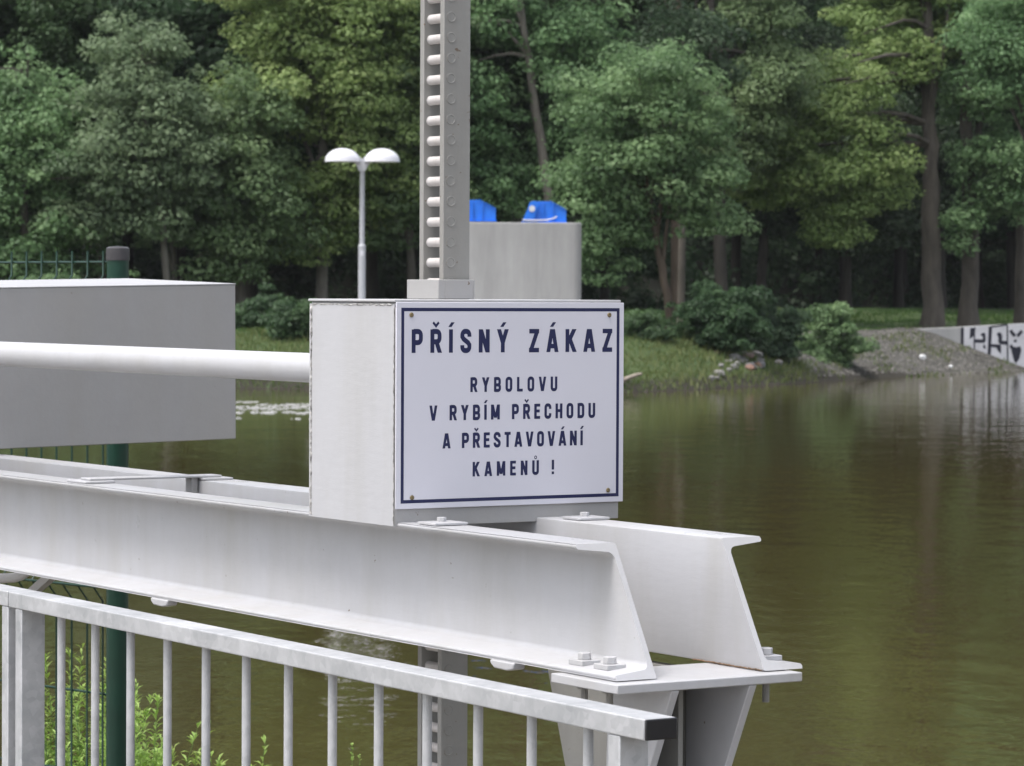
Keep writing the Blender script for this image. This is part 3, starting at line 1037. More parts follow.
def bracket(x, y, label, eye):
    b = empty('blue_bracket', (x, y, 3.246 if x < -0.3 else 3.222))
    prof = [(-0.45, 0), (0.45, 0), (0.45, 0.30), (0.05, 0.51), (-0.32, 0.51), (-0.45, 0.30)]
    for yy_, nm in ((-0.22, 'cheek_plate'), (0.19, 'cheek_plate')):
        MB().prism(prof, lambda p, d: (p[0], d, p[1]), yy_, yy_ + 0.03).build(nm, M['blue'], b, bevel=0.004)
    for xr in (-0.33, -0.10, 0.13):
        MB().box((xr - 0.015, -0.26, 0.02), (xr + 0.015, -0.2205, 0.47)).build('rib', M['blue'], b, bevel=0.003)
    MB().prism([(0.45, 0.300), (0.45, 0.318), (0.055, 0.528), (0.05, 0.511)], lambda p, d: (p[0], d, p[1]), -0.26, 0.23).build('top_plate', M['blue'], b, bevel=0.002)
    MB().box((-0.47, -0.27, 0.0), (0.47, 0.25, 0.02)).build('sole_plate', M['blue'], b)
    if eye:
        q = MB()
        prof2 = [(-0.62, 0.0), (-0.34, 0.0), (-0.24, 0.33)] + [(-0.335 + 0.115 * math.cos(R(a)), 0.40 + 0.115 * math.sin(R(a))) for a in range(0, 181, 20)] + [(-0.47, 0.33)]
        q.prism(prof2, lambda p, d: (p[0], d, p[1]), -0.34, -0.28)
        ey = q.build('hinge_eye', M['blue'], b, bevel=0.004)
        q = MB(); q.cyl((-0.37, -0.37, 0.33), (0, 1, 0), 0.075, 0.12, 18); q.build('pin', M['cable'], ey)
        q = MB()
        q.tube([(-0.6, -0.36, 0.06), (-0.3, -0.37, 0.05), (0.0, -0.37, 0.06), (0.15, -0.36, 0.10), (0.22, -0.30, 0.14)], 0.018, 8)
        q.build('rope', M['cable'], b)
    tag(b, label, 'bracket', 'blue brackets on the pier')


bracket(-0.86, 80.45, 'blue steel bracket partly hidden behind the upright rack, left one on the pier', False)
bracket(0.83, 80.45, 'blue steel bracket with round hinge eye and pale rope, right one on the pier', True)

lp = empty('street_lamp', (-3.58, 79.5, 0.0))
MB().lathe([(0.0, 0), (0.17, 0.0), (0.17, 0.05), (0.085, 0.08), (0.085, 2.60), (0.09, 2.63), (0.06, 2.68)], n=20).build('lower_pole', M['lamp_metal'], lp)
MB().lathe([(0.06, 2.60), (0.056, 4.45), (0.06, 4.46)], n=20).build('upper_pole', M['lamp_metal'], lp)
MB().box((-0.028, -0.092, 2.40), (0.042, -0.083, 2.52)).build('plate', M['lamp_dome'], lp)
q = MB()
yoke = [(-0.07, 4.40), (0.07, 4.40), (0.16, 4.58), (0.36, 4.72), (0.36, 4.77), (0.06, 4.75), (0.0, 4.68), (-0.06, 4.75), (-0.36, 4.77), (-0.36, 4.72), (-0.16, 4.58)]
q.prism(yoke, lambda p, d: (p[0], d, p[1]), -0.055, 0.055)
q.build('yoke', M['lamp_metal'], lp, bevel=0.015)
for sx in (-1, 1):
    pf = [(0.0, 0.31)] + [(0.42 * math.sin(R(a)), 0.31 * math.cos(R(a))) for a in range(8, 91, 8)] + [(0.425, -0.01), (0.405, -0.01)]
    d = MB().lathe(pf, (sx * 0.47, 0, 4.64), 28).build('lamp_shade', M['lamp_dome'], lp, smooth=60)
    MB().lathe([(0.0, -0.03), (0.2, -0.025), (0.35, -0.005), (0.40, 0.005)], (sx * 0.47, 0, 4.64), 28).build('diffuser', M['lamp_glass'], d, smooth=60)
tag(lp, 'twin headed street lamp with two half dome shades on a pale pole', 'street lamp')

# ------------------------------------------------------------------ foam on the weir
def foam():
    g = random.Random(5)
    q = MB()
    for k in range(2200):
        y = g.uniform(68.0, 78.5)
        x = g.uniform(-12.5, -3.9)
        band = vnoise(x, y, 1.3)
        if band < 0.47: continue
        rx = g.uniform(0.02, 0.09); ry = g.uniform(0.04, 0.15); h = g.uniform(0.004, 0.022)
        n = 9
        vs = [(x, y, WATER_Z + h)]
        for i in range(n):
            a = 6.283 * i / n; s = g.uniform(0.6, 1.2)
            vs.append((x + rx * s * math.cos(a), y + ry * s * math.sin(a), WATER_Z + 0.002))
        for i in range(n):
            a = 6.283 * i / n; s = g.uniform(0.4, 0.7)
            vs.append((x + rx * s * math.cos(a), y + ry * s * math.sin(a), WATER_Z + h * g.uniform(0.6, 1.0)))
        fs = [(0, n + 1 + i, n + 1 + (i + 1) % n) for i in range(n)] + [(1 + i, 1 + (i + 1) % n, n + 1 + (i + 1) % n, n + 1 + i) for i in range(n)]
        q.add(vs, fs)
    tag(q.build('foam', M['foam'], None, smooth=80), 'broken white foam where the river runs over the weir', 'foam', kind='stuff')


foam()

# ------------------------------------------------------------------ foliage generators
def leaf_cloud(lobes, clumps, per, leaf_s, seed, r_cl=(0.45, 0.85), flat=0.6, fill=0.45, jit=0.25):
    "numpy leaf faces: clumps sit on/in the lobes, leaves in the clumps"
    g = np.random.default_rng(seed)
    leaf_s *= 0.68; per = int(per * 1.7)
    vol = np.array([(l[3] * l[4] * l[5]) ** (2 / 3) for l in lobes]); vol /= vol.sum()
    V, T = [], []
    for l, wgt in zip(lobes, vol):
        n = max(3, int(clumps * wgt * 1.15))
        c = np.array(l[:3]); rad = np.array(l[3:6])
        d = g.normal(size=(n, 3)); d /= np.linalg.norm(d, axis=1)[:, None]
        rr_ = fill + (1 - fill) * g.random(n) ** 0.6
        rr_ *= 1 + jit * g.normal(size=n)
        pc = c + d * rr_[:, None] * rad
        rc = r_cl[0] * 0.8 + (r_cl[1] * 1.15 - r_cl[0] * 0.8) * g.random(n) ** 1.4
        tone = g.normal(0.5, 0.22, n)
        for i in range(n):
            m = int(per * (rc[i] / np.mean(r_cl)) ** 2)
            e = g.normal(size=(m, 3)); e /= np.linalg.norm(e, axis=1)[:, None]
            rad_i = rc[i] * (0.30 + 0.66 * g.random(m) ** 0.5)
            off = e * rad_i[:, None] * np.array([1.12, 1.12, flat * 0.92])
            off[:, 2] -= 0.24 * (off[:, 0] ** 2 + off[:, 1] ** 2) / rc[i]
            p = pc[i] + off
            nrm = e * 0.9 + np.array([0, -0.12, 0.55]) + g.normal(size=(m, 3)) * 0.45
            nrm /= np.linalg.norm(nrm, axis=1)[:, None]
            t1 = np.cross(nrm, g.normal(size=(m, 3))); t1 /= np.linalg.norm(t1, axis=1)[:, None]
            t2 = np.cross(nrm, t1)
            s = leaf_s * g.uniform(0.55, 1.2, m)[:, None]
            bend = nrm * s * 0.12
            q = np.stack([p - t1 * s * 0.6, p + t2 * s * 0.34 + bend, p + t1 * s * 0.6, p - t2 * s * 0.34 + bend], 1)
            V.append(q.reshape(-1, 3))
            T.append(np.clip(tone[i] + g.normal(0, 0.16, m), 0, 1))
    return np.concatenate(V), np.concatenate(T)


def quad_mesh(name, V, T, mat):
    n = len(V) // 4
    me = bpy.data.meshes.new(name)
    me.vertices.add(len(V)); me.vertices.foreach_set('co', V.astype(np.float32).reshape(-1))
    me.loops.add(len(V)); me.loops.foreach_set('vertex_index', np.arange(len(V), dtype=np.int32))
    me.polygons.add(n)
    me.polygons.foreach_set('loop_start', np.arange(0, len(V), 4, dtype=np.int32))
    me.polygons.foreach_set('loop_total', np.full(n, 4, dtype=np.int32))
    me.update(calc_edges=True)
    a = me.attributes.new('tint', 'FLOAT', 'FACE'); a.data.foreach_set('value', T.astype(np.float32))
    me.materials.append(mat)
    return me


def trunk_mesh(path, radii, lobes, nl, seed, mat, name='trunk', start=0.35):
    g = random.Random(seed)
    q = MB()
    P = [Vector(p) for p in path]
    # finer wobbling trunk
    pts, rad = [], []
    m = (len(P) - 1) * 4
    for k in range(m + 1):
        f = k / 4; i = min(len(P) - 2, int(f)); u = f - i
        pts.append(P[i].lerp(P[i + 1], u) + Vector((g.uniform(-1, 1), g.uniform(-1, 1), 0)) * radii[0] * 0.14)
        rad.append((radii[i] * (1 - u) + radii[i + 1] * u) * (1 + g.uniform(-.06, .06)))
    rad[0] *= 1.35
    q.tube(pts, rad, 10)
    for k in range(nl):
        l = lobes[k % len(lobes)]
        tgt = Vector((l[0] + g.uniform(-.7, .7) * l[3], l[1] + g.uniform(-.7, .7) * l[4], l[2] + g.uniform(-.6, .6) * l[5]))
        f = g.uniform(start, 0.97)
        i = int(f * m); s = pts[i]
        if tgt.z < s.z - 0.5: tgt.z = s.z - 0.3
        mid = s.lerp(tgt, 0.5) + Vector((g.uniform(-.3, .3), g.uniform(-.3, .3), g.uniform(0.0, .5)))
        r0 = min(rad[i] * 0.55, 0.11)
        q.tube([s, s.lerp(mid, .5) + Vector((0, 0, .1)), mid, mid.lerp(tgt, .5), tgt], [r0, r0 * .8, r0 * .6, r0 * .4, r0 * .15], 6, caps=False)
    me_o = q.build(name, mat, None, smooth=80)
    return me_o


GROUP_T = 'trees of the riverside wood'


def tree(name, x, y, path, radii, lobes, clumps, per, leafm, barkm, seed, label, leaf_s=0.24, nl=14, r_cl=(0.45, 0.85), flat=0.6, start=0.35, cat='tree', group=GROUP_T):
    z = float(bank_z(x, y - dw(x))) - 0.05
    root = empty(name, (x, y, z))
    t = trunk_mesh(path, radii, lobes, nl, seed, barkm, start=start)
    t.parent = root
    V, T = leaf_cloud(lobes, clumps, per, leaf_s, seed, r_cl, flat)
    me = quad_mesh('crown', V, T, leafm)
    c = bpy.data.objects.new('crown', me); COL.objects.link(c); c.parent = root
    tag(root, label, cat, group)
    return root


def px2x(px, y): return (px - 512) / 3343 * y


G_, GR_, Y_, D_ = M['leaf_green'], M['leaf_grey'], M['leaf_yellow'], M['leaf_dark']

# --- the trees one can tell apart, front to back
y = 105
tree('broadleaf_tree', px2x(22, y), y, [(0, 0, 0), (0.1, 0, 3), (0, 0, 6), (0.2, 0, 8.5)], [0.16, 0.13, 0.08, 0.03],
     [(0, 0, 6.6, 2.0, 2.0, 1.6), (-1.2, 0.3, 5.0, 1.9, 1.9, 1.5), (1.0, -0.3, 5.0, 1.7, 1.8, 1.4), (0, 0, 3.4, 2.5, 2.2, 1.5), (-0.6, 0, 8.0, 1.2, 1.2, 0.9), (1.2, 0, 2.2, 1.3, 1.3, 1.0), (-1.5, 0, 2.0, 1.5, 1.5, 1.1)],
     230, 75, G_, M['bark'], 21, 'rounded green tree at the left edge of the photo above the fence')
y = 104.5
tree('grey_leaved_tree', px2x(140, y), y, [(0.9, 0, 0), (0.7, 0, 3), (0.1, 0, 6), (0, 0, 8.8)], [0.12, 0.10, 0.07, 0.03],
     [(0.0, 0, 8.2, 1.3, 1.3, 1.2), (0.1, 0, 6.6, 1.7, 1.7, 1.3), (-0.5, -0.3, 5.2, 1.6, 1.6, 1.3), (0.7, 0, 5.2, 1.5, 1.5, 1.2), (-1.0, 0, 3.4, 1.3, 1.3, 1.0), (0.8, 0.2, 3.8, 1.3, 1.3, 0.9)],
     220, 75, GR_, M['bark_pale'], 22, 'narrow grey green tree with pale stems, right of the tree at the left edge')
y = 106.5
tree('slender_tree', px2x(176, y), y, [(0, 0, 0), (-0.1, 0, 2.5), (-0.4, 0, 5)], [0.10, 0.08, 0.04],
     [(-0.4, 0.4, 5.0, 1.2, 1.2, 1.0), (0.4, 0.5, 4.0, 1.2, 1.2, 0.8)], 50, 70, GR_, M['bark_pale'], 23, 'slender pale stemmed tree crossing the lower right of the grey green tree')
y = 106
tree('broadleaf_tree', px2x(232, y), y, [(0.3, 0, 0), (0.2, 0, 3), (0, 0, 7)], [0.15, 0.12, 0.04],
     [(0.0, 0, 6.5, 1.6, 1.6, 1.5), (-0.4, 0, 5.0, 1.5, 1.6, 1.3), (0.8, 0, 4.0, 1.6, 1.6, 1.3), (0.5, -0.2, 2.7, 1.2, 1.2, 1.0), (-0.9, 0, 3.3, 1.1, 1.2, 1.0)],
     190, 75, G_, M['bark'], 24, 'dark green tree between the grey green tree and the tall yellowish tree')
y = 108
tree('tall_tree', px2x(318, y), y, [(0.1, 0, 0), (0.2, 0, 4), (0.0, 0, 9), (0.1, 0, 14)], [0.20, 0.17, 0.12, 0.04],
     [(-0.2, 0, 13.0, 2.3, 2.3, 1.6), (-0.9, -0.2, 10.6, 2.4, 2.4, 1.7), (1.4, 0, 10.4, 2.0, 2.2, 1.7), (-0.3, -0.6, 8.3, 2.3, 2.2, 1.5), (1.6, -0.4, 7.4, 1.9, 2.0, 1.4), (-1.6, -0.2, 7.0, 1.2, 1.3, 1.0), (2.0, 0, 5.2, 1.5, 1.6, 1.2), (0.6, -0.3, 6.0, 1.4, 1.4, 1.0), (1.1, 0, 3.4, 1.1, 1.2, 0.9), (0.1, -0.7, 4.3, 1.2, 1.0, 0.9), (-0.2, -0.6, 2.6, 0.9, 0.8, 0.8)],
     420, 75, Y_, M['bark_pale'], 25, 'tall yellowish green tree rising behind the twin headed lamp')
y = 109
tree('broadleaf_tree', px2x(402, y), y, [(0.4, 0, 0), (0.2, 0, 3), (0, 0, 7)], [0.15, 0.12, 0.05],
     [(0.1, 0, 8.0, 1.6, 1.7, 1.4), (-0.3, 0, 6.0, 1.6, 1.6, 1.3), (0.4, 0, 4.4, 1.5, 1.5, 1.2), (-0.8, 0, 3.2, 1.2, 1.2, 1.0), (0.5, 0, 10.0, 1.5, 1.6, 1.3)],
     200, 75, G_, M['bark'], 26, 'mid green tree seen just left of the upright rack')
y = 110
tree('leaning_tree', px2x(548, y), y, [(0.3, 0, 0), (0, 0, 4), (-0.55, 0, 7.5), (-1.15, 0, 11.5), (-1.3, 0, 14)], [0.21, 0.165, 0.14, 0.10, 0.04],
     [(-2.6, 0.6, 10.0, 1.6, 1.6, 1.6), (-2.2, -0.4, 6.8, 1.3, 1.3, 1.2), (0.7, 0.8, 9.5, 1.7, 1.6, 1.6), (-1.0, 1.2, 12.8, 2.6, 2.0, 1.5), (-2.4, 0, 4.2, 1.3, 1.3, 1.1), (0.9, 1.2, 6.0, 1.4, 1.2, 1.5), (-1.1, 1.0, 4.8, 1.2, 1.0, 1.2)],
     270, 70, G_, M['bark_pale'], 27, 'leaning tree with a long bare grey trunk above the concrete pier', nl=8, start=0.55)
y = 98
tree('maple_tree', px2x(672, y), y, [(0.05, 0, 0), (-0.25, 0, 1.6), (-0.55, 0, 3.2), (-0.9, 0, 5.0), (-1.0, 0, 7.5)], [0.15, 0.125, 0.10, 0.07, 0.03],
     [(-0.8, 0, 7.4, 1.5, 1.6, 1.0), (-2.0, 0, 6.6, 1.3, 1.4, 1.0), (0.4, 0.2, 6.4, 1.4, 1.5, 1.0), (-2.4, 0, 5.0, 1.2, 1.3, 0.9), (-0.9, -0.5, 5.3, 1.5, 1.4, 0.9), (0.7, 0, 4.8, 1.2, 1.3, 0.8), (-1.5, 0, 3.5, 1.2, 1.3, 0.8), (-2.3, 0, 2.5, 0.8, 1.0, 0.8), (0.9, 0, 3.5, 0.9, 1.0, 0.6)],
     260, 75, G_, M['bark_brown'], 28, 'light green spreading tree with a thin leaning brown trunk, right of the pier', leaf_s=0.22, r_cl=(0.4, 0.75))
y = 105
tree('slender_tree', px2x(681, y), y, [(0, 0, 0), (0, 0, 3), (-0.1, 0, 6), (0, 0, 9)], [0.13, 0.12, 0.10, 0.04],
     [(0.0, 1, 8.8, 1.6, 1.4, 1.3), (-1.0, 1, 7.4, 1.2, 1.2, 1.1)], 70, 70, D_, M['bark'], 29, 'straight slender trunk standing just right of the leaning brown trunk')
y = 114
tree('tall_tree', px2x(676, y), y, [(0, 0, 0), (0, 0, 6), (0, 0, 11), (0, 0, 15)], [0.22, 0.18, 0.14, 0.05],
     [(-1.6, 0.9, 11.6, 1.9, 1.5, 1.6), (1.2, 1.0, 9.4, 1.4, 1.3, 1.5), (0, 0.8, 14.4, 2.2, 2.0, 1.4), (-1.8, 1.0, 8.4, 1.5, 1.4, 1.3)],
     200, 70, D_, M['bark_brown'], 30, 'tall dark trunked tree rising above the light green spreading tree')
y = 113
tree('tall_tree', px2x(712, y), y, [(0.3, 0, 0), (0.2, 0, 5), (0, 0, 9), (-0.3, 0, 14)], [0.25, 0.2, 0.16, 0.06],
     [(1.6, 0.8, 10.8, 1.6, 1.5, 1.5), (-0.4, 1.0, 13.8, 2.0, 1.9, 1.3), (1.9, 0.4, 8.0, 1.6, 1.5, 1.4), (0.6, 0.6, 6.2, 1.5, 1.4, 1.2)],
     210, 72, G_, M['bark_forest'], 31, 'tall straight trunked tree at the top, right of the light green spreading tree')
y = 118
tree('linden_tree', px2x(930, y), y, [(0.1, 0, 0), (0, 0, 3.4), (-0.05, 0, 6.5), (-0.2, 0, 9.5), (-0.1, 0, 14)], [0.39, 0.33, 0.28, 0.22, 0.07],
     [(-3.4, -2.4, 7.6, 1.7, 1.4, 1.3), (-5.2, -2.6, 6.0, 1.4, 1.4, 1.3), (-6.2, -2.3, 5.0, 0.9, 1.0, 0.8), (-3.9, -2.9, 5.2, 1.6, 1.4, 1.2), (-2.2, -2.2, 5.6, 1.4, 1.2, 1.1), (-3.6, -2.4, 3.7, 1.0, 1.1, 0.8),
      (-1.9, -0.3, 9.3, 1.5, 1.5, 1.1), (-1.4, 0.9, 11.0, 2.2, 1.4, 1.2), (-0.2, 0.9, 12.8, 3.0, 1.8, 1.4), (1.4, 0.9, 10.4, 1.3, 1.2, 1.2), (-0.6, -0.5, 9.9, 0.9, 0.8, 0.7)],
     400, 75, Y_, M['bark'], 32, 'big old tree with a thick grey trunk and yellowish limb reaching left', leaf_s=0.23, nl=26, r_cl=(0.4, 0.75), start=0.5)
y = 119
tree('old_tree', px2x(968, y), y, [(0.0, 0, 0), (0.05, 0, 3.4), (-0.1, 0, 6.5), (-0.2, 0, 9.5), (-0.3, 0, 13)], [0.34, 0.29, 0.23, 0.17, 0.06],
     [(1.2, -0.5, 6.0, 1.3, 1.2, 1.0), (-0.6, -0.9, 3.6, 0.9, 0.7, 0.8), (1.6, -0.3, 4.9, 1.4, 1.2, 0.9), (0.4, -0.2, 8.8, 1.6, 1.4, 1.3), (1.9, 0.2, 9.8, 1.7, 1.5, 1.3), (0, 0.8, 12.2, 2.2, 1.8, 1.4), (0.3, -0.6, 6.3, 0.9, 0.8, 0.7)],
     260, 72, G_, M['bark'], 33, 'second thick trunked old tree, just right of the big old tree')
y = 112
tree('broadleaf_tree', px2x(1022, y), y, [(1.0, 0, 0), (0.9, 0, 4), (0.7, 0, 8), (0.4, 0, 13)], [0.2, 0.17, 0.13, 0.04],
     [(-0.5, 0, 10.4, 1.5, 1.5, 1.0), (-1.0, 0, 11.6, 1.5, 1.5, 1.0), (1.2, 0, 9.4, 1.6, 1.5, 1.2), (0.9, 0, 12.6, 2.0, 1.8, 1.2), (1.3, 0, 6.2, 1.2, 1.2, 1.0)],
     190, 75, G_, M['bark'], 34, 'tree with light leaves overhanging the top right corner of the photo', leaf_s=0.22)
y = 121
tree('slender_tree', px2x(1019, y), y, [(0.0, 0, 0), (0.0, 0, 4), (0.1, 0, 8), (0.0, 0, 12)], [0.2, 0.17, 0.14, 0.05],
     [(0.0, 0.8, 9, 1.7, 1.5, 1.5), (0.8, 0.8, 7, 1.5, 1.3, 1.2), (0, 1, 11.5, 1.9, 1.6, 1.3)], 120, 72, D_, M['bark'], 35, 'dark trunk at the right edge of the photo above the graffiti wall')

# --- the rows behind, from a few shared tree shapes
PROTO = []


def proto(lobes, h, r, clumps, seed, low):
    root = empty('forest_tree', (0, 0, 0))
    t = trunk_mesh([(0, 0, 0), (0.15, 0, h * 0.35), (-0.1, 0.1, h * 0.7), (0, 0, h)], [r, r * 0.8, r * 0.5, r * 0.15], lobes, 14, seed, M['bark_forest'], start=low)
    t.parent = root
    V, T = leaf_cloud(lobes, clumps, 70, 0.28, seed, (0.55, 1.0), 0.6)
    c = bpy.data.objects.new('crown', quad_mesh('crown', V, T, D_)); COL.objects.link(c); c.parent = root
    return root


PROTO.append(proto([(0, 0, 12.5, 2.3, 2.3, 1.8), (-1.5, 0, 10.2, 2.0, 2.1, 1.6), (1.5, 0.3, 9.8, 2.1, 2.1, 1.6), (0, -0.8, 8.0, 2.3, 2.0, 1.5), (-1.4, 0.6, 6.4, 1.8, 1.8, 1.2), (1.5, 0, 6.0, 1.7, 1.8, 1.2), (-0.8, 0, 4.3, 1.5, 1.5, 1.0), (0.9, 0, 3.6, 1.3, 1.3, 0.9)], 13.5, 0.20, 370, 51, 0.4))
PROTO.append(proto([(0.3, 0, 14.0, 2.0, 2.0, 1.8), (-0.8, 0, 11.8, 2.0, 2.0, 1.6), (1.3, 0, 10.5, 2.0, 2.0, 1.6), (-1.6, 0, 9.0, 1.8, 1.8, 1.4), (0.5, 0, 8.0, 2.2, 2.0, 1.5), (-0.6, 0, 5.8, 1.6, 1.6, 1.1), (0.8, 0, 4.2, 1.5, 1.5, 1.0)], 15, 0.22, 350, 52, 0.35))
PROTO.append(proto([(0, 0, 9.6, 2.2, 2.2, 1.6), (-1.4, 0, 7.6, 2.0, 2.0, 1.5), (1.4, 0, 7.2, 2.1, 2.0, 1.5), (0, 0, 5.4, 2.4, 2.2, 1.4), (1.0, 0.3, 3.8, 1.5, 1.5, 1.0)], 10.5, 0.18, 290, 53, 0.3))

gt = random.Random(99)
spots = []
for (t0, t1, step, kinds, zmin) in ((23.5, 27, 4.8, (0, 1, 2), 0), (30, 34, 4.4, (0, 1, 0), 0), (36, 41, 4.6, (0, 1, 2), 0), (47, 55, 5.0, (1, 0, 2), 0), (62, 72, 6.0, (0, 1, 1), 0), (80, 90, 7.0, (0, 1, 1), 0), (98, 110, 7.5, (0, 1, 1), 0), (120, 134, 8.0, (0, 1, 1), 0)):
    x = -40.0 + gt.uniform(0, 3)
    while x < 44:
        spots.append((x + gt.uniform(-1.2, 1.2), gt.uniform(t0, t1), gt.choice(kinds)))
        x += step
first_use = set()
for (x, t, k) in spots:
    if float(dw(x)) + t < 122.5 and (3.5 < x < 20.5): continue            # the lawn under the old trees stays open
    src = PROTO[k]
    yy_ = float(dw(x)) + t
    z = float(bank_z(x, t)) - 0.05
    if k not in first_use:
        first_use.add(k); o = src; kids = list(src.children)
    else:
        o = src.copy(); COL.objects.link(o); kids = []
        for ch in src.children:
            c = ch.copy(); COL.objects.link(c); c.parent = o; kids.append(c)
    o.location = (x, yy_, z)
    s = gt.uniform(0.9, 1.2)
    o.scale = (s * gt.uniform(0.9, 1.1), s, s)
    o.rotation_euler = (0, 0, gt.uniform(0, 6.28))
    if t < 34:
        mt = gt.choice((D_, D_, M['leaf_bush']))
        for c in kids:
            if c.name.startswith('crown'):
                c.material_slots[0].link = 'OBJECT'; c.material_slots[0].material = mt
    tag(o, 'tall dark leafy tree standing deep in the wood behind the front trees', 'tree', 'trees deep in the wood')

# --- undergrowth that closes the wood at ground level
lob = []
for k in range(150):
    x = -40 + (k % 50) * 1.7 + gt.uniform(-.6, .6)
    t = (38, 47, 58)[k // 50] + 5 * gt.random()
    lob.append((x, float(dw(x)) + t, float(bank_z(x, t)) + 1.2, 1.6, 1.4, 1.8))
V, T = leaf_cloud(lob, 2000, 34, 0.46, 77, (0.6, 1.0), 0.8)
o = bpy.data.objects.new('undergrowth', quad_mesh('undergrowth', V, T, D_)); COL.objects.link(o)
tag(o, 'dark undergrowth closing the wood between the trunks', 'undergrowth', kind='stuff')


# ------------------------------------------------------------------ bushes on the bank
def bush(name, px, y, lobes, clumps, mat, seed, label, leaf_s=0.17, r_cl=(0.18, 0.40)):
    x = px2x(px, y)
    z = float(bank_z(x, y - dw(x)))
    root = empty(name, (x, y, z - 0.05))
    g = random.Random(seed)
    q = MB()
    for l in lobes * 2:
        tgt = Vector((l[0] + g.uniform(-.3, .3), l[1] + g.uniform(-.2, .2), l[2] + 0.5 * l[5]))
        b = Vector((tgt.x * 0.4, tgt.y * 0.4, 0))
        q.tube([b, b.lerp(tgt, 0.5) + Vector((g.uniform(-.1, .1), 0, 0.1)), tgt], [0.03, 0.022, 0.008], 5)
    q.build('stem', M['bark_brown'], root)
    V, T = leaf_cloud(lobes, clumps, 70, leaf_s, seed, r_cl, 0.6, fill=0.5, jit=0.30)
    c = bpy.data.objects.new('foliage', quad_mesh('foliage', V, T, mat)); COL.objects.link(c); c.parent = root
    tag(root, label, 'bush', 'bushes on the far bank')


bush('bush', 712, 96.5, [(-0.6, 0, 0.8, 0.7, 0.7, 0.7), (0.1, 0.1, 1.25, 0.8, 0.8, 0.65), (0.8, 0, 1.0, 0.75, 0.7, 0.65), (0.3, -0.3, 0.5, 0.9, 0.7, 0.5)], 120, M['leaf_bush'], 61, 'broad dark bush just right of the leaning brown trunk')
bush('bush', 770, 99, [(-0.5, 0, 0.85, 0.8, 0.7, 0.6), (0.3, 0, 0.75, 0.7, 0.7, 0.6), (0.0, -0.3, 0.4, 0.9, 0.7, 0.4)], 100, D_, 62, 'dark green bush in the middle of the bank above the rubble stones')
bush('shrub', 828, 102.5, [(0, 0, 1.35, 0.45, 0.45, 0.45), (0.15, 0, 0.9, 0.65, 0.6, 0.5), (-0.5, -0.2, 0.45, 0.55, 0.5, 0.4), (0.45, 0, 0.5, 0.6, 0.5, 0.45), (-0.2, -0.3, 0.1, 0.7, 0.5, 0.4)], 85, M['leaf_green'], 63, 'upright light green shrub at the left end of the gravel slope')
bush('bush', 650, 95, [(-0.4, 0, 0.4, 0.5, 0.4, 0.35), (0.2, 0, 0.3, 0.4, 0.4, 0.25)], 26, M['leaf_bush'], 64, 'low green bush beside the right edge of the sign')
bush('bush', 262, 98, [(-0.6, 0, 0.4, 0.6, 0.5, 0.4), (0.3, 0, 0.6, 0.6, 0.5, 0.45), (0.9, 0, 0.4, 0.5, 0.5, 0.35)], 60, M['leaf_bush'], 65, 'green bush on the far bank between counterweight and sign box')
bush('bush', 298, 95, [(-0.3, 0, 0.5, 0.6, 0.5, 0.5), (0.5, 0, 0.6, 0.6, 0.5, 0.5)], 45, M['leaf_bush'], 66, 'dark low bush at the waterline left of the sign box')
bush('bush', 25, 97, [(-1.0, 0, 0.8, 1.2, 0.8, 0.8), (0.8, 0, 0.9, 1.2, 0.8, 0.9), (2.6, 0, 0.8, 1.1, 0.8, 0.8)], 120, G_, 67, 'wide green bush behind the mesh fence at the far left')

# ------------------------------------------------------------------ grass (uncountable)
def grass():
    g = np.random.default_rng(17)
    V, T = [], []

    def add(n, t0, t1, h0, h1, w, tint, x0=-24, x1=26, power=1.0):
        x = g.uniform(x0, x1, n); t = t0 + (t1 - t0) * g.random(n) ** power
        keep = g.random(n) > gravel_mask(x, t) * (0.985 - 0.75 * (vnoise(x, t, 0.9) > 0.66))
        keep &= ~((x > 13.5) & (t < 6.2) & (t > 5.9 - (x - 13.85) * 1.22))
        x, t = x[keep], t[keep]
        m = len(x)
        z = bank_z(x, t); yv = dw(x) + t
        p = np.stack([x, yv, z - 0.03], 1)
        patch = vnoise(x, t, 2.3)
        h = g.uniform(h0, h1, m) * (0.5 + patch)
        a = g.uniform(0, 6.28, m)
        side = np.stack([np.cos(a), np.sin(a), np.zeros(m)], 1) * w
        lean = np.stack([g.normal(0, 0.3, m), g.normal(0, 0.3, m), np.ones(m)], 1) * h[:, None]
        q = np.stack([p - side, p + side, p + lean * 0.6 + side * 0.7, p + lean], 1)
        V.append(q.reshape(-1, 3))
        T.append(np.clip(tint + (patch - 0.5) * 0.5 + g.normal(0, 0.14, m), 0, 1))
    add(60000, 6.5, 24, 0.06, 0.16, 0.024, 0.30)
    add(46000, 0.1, 8, 0.05, 0.17, 0.022, 0.72)
    add(3500, 0.0, 7, 0.12, 0.34, 0.016, 0.8, x1=9)
    V = np.concatenate(V); T = np.concatenate(T)
    o = bpy.data.objects.new('grass', quad_mesh('grass', V, T, M['grass'])); COL.objects.link(o)
    tag(o, 'green and yellowish grass covering the far bank', 'grass', kind='stuff')


grass()

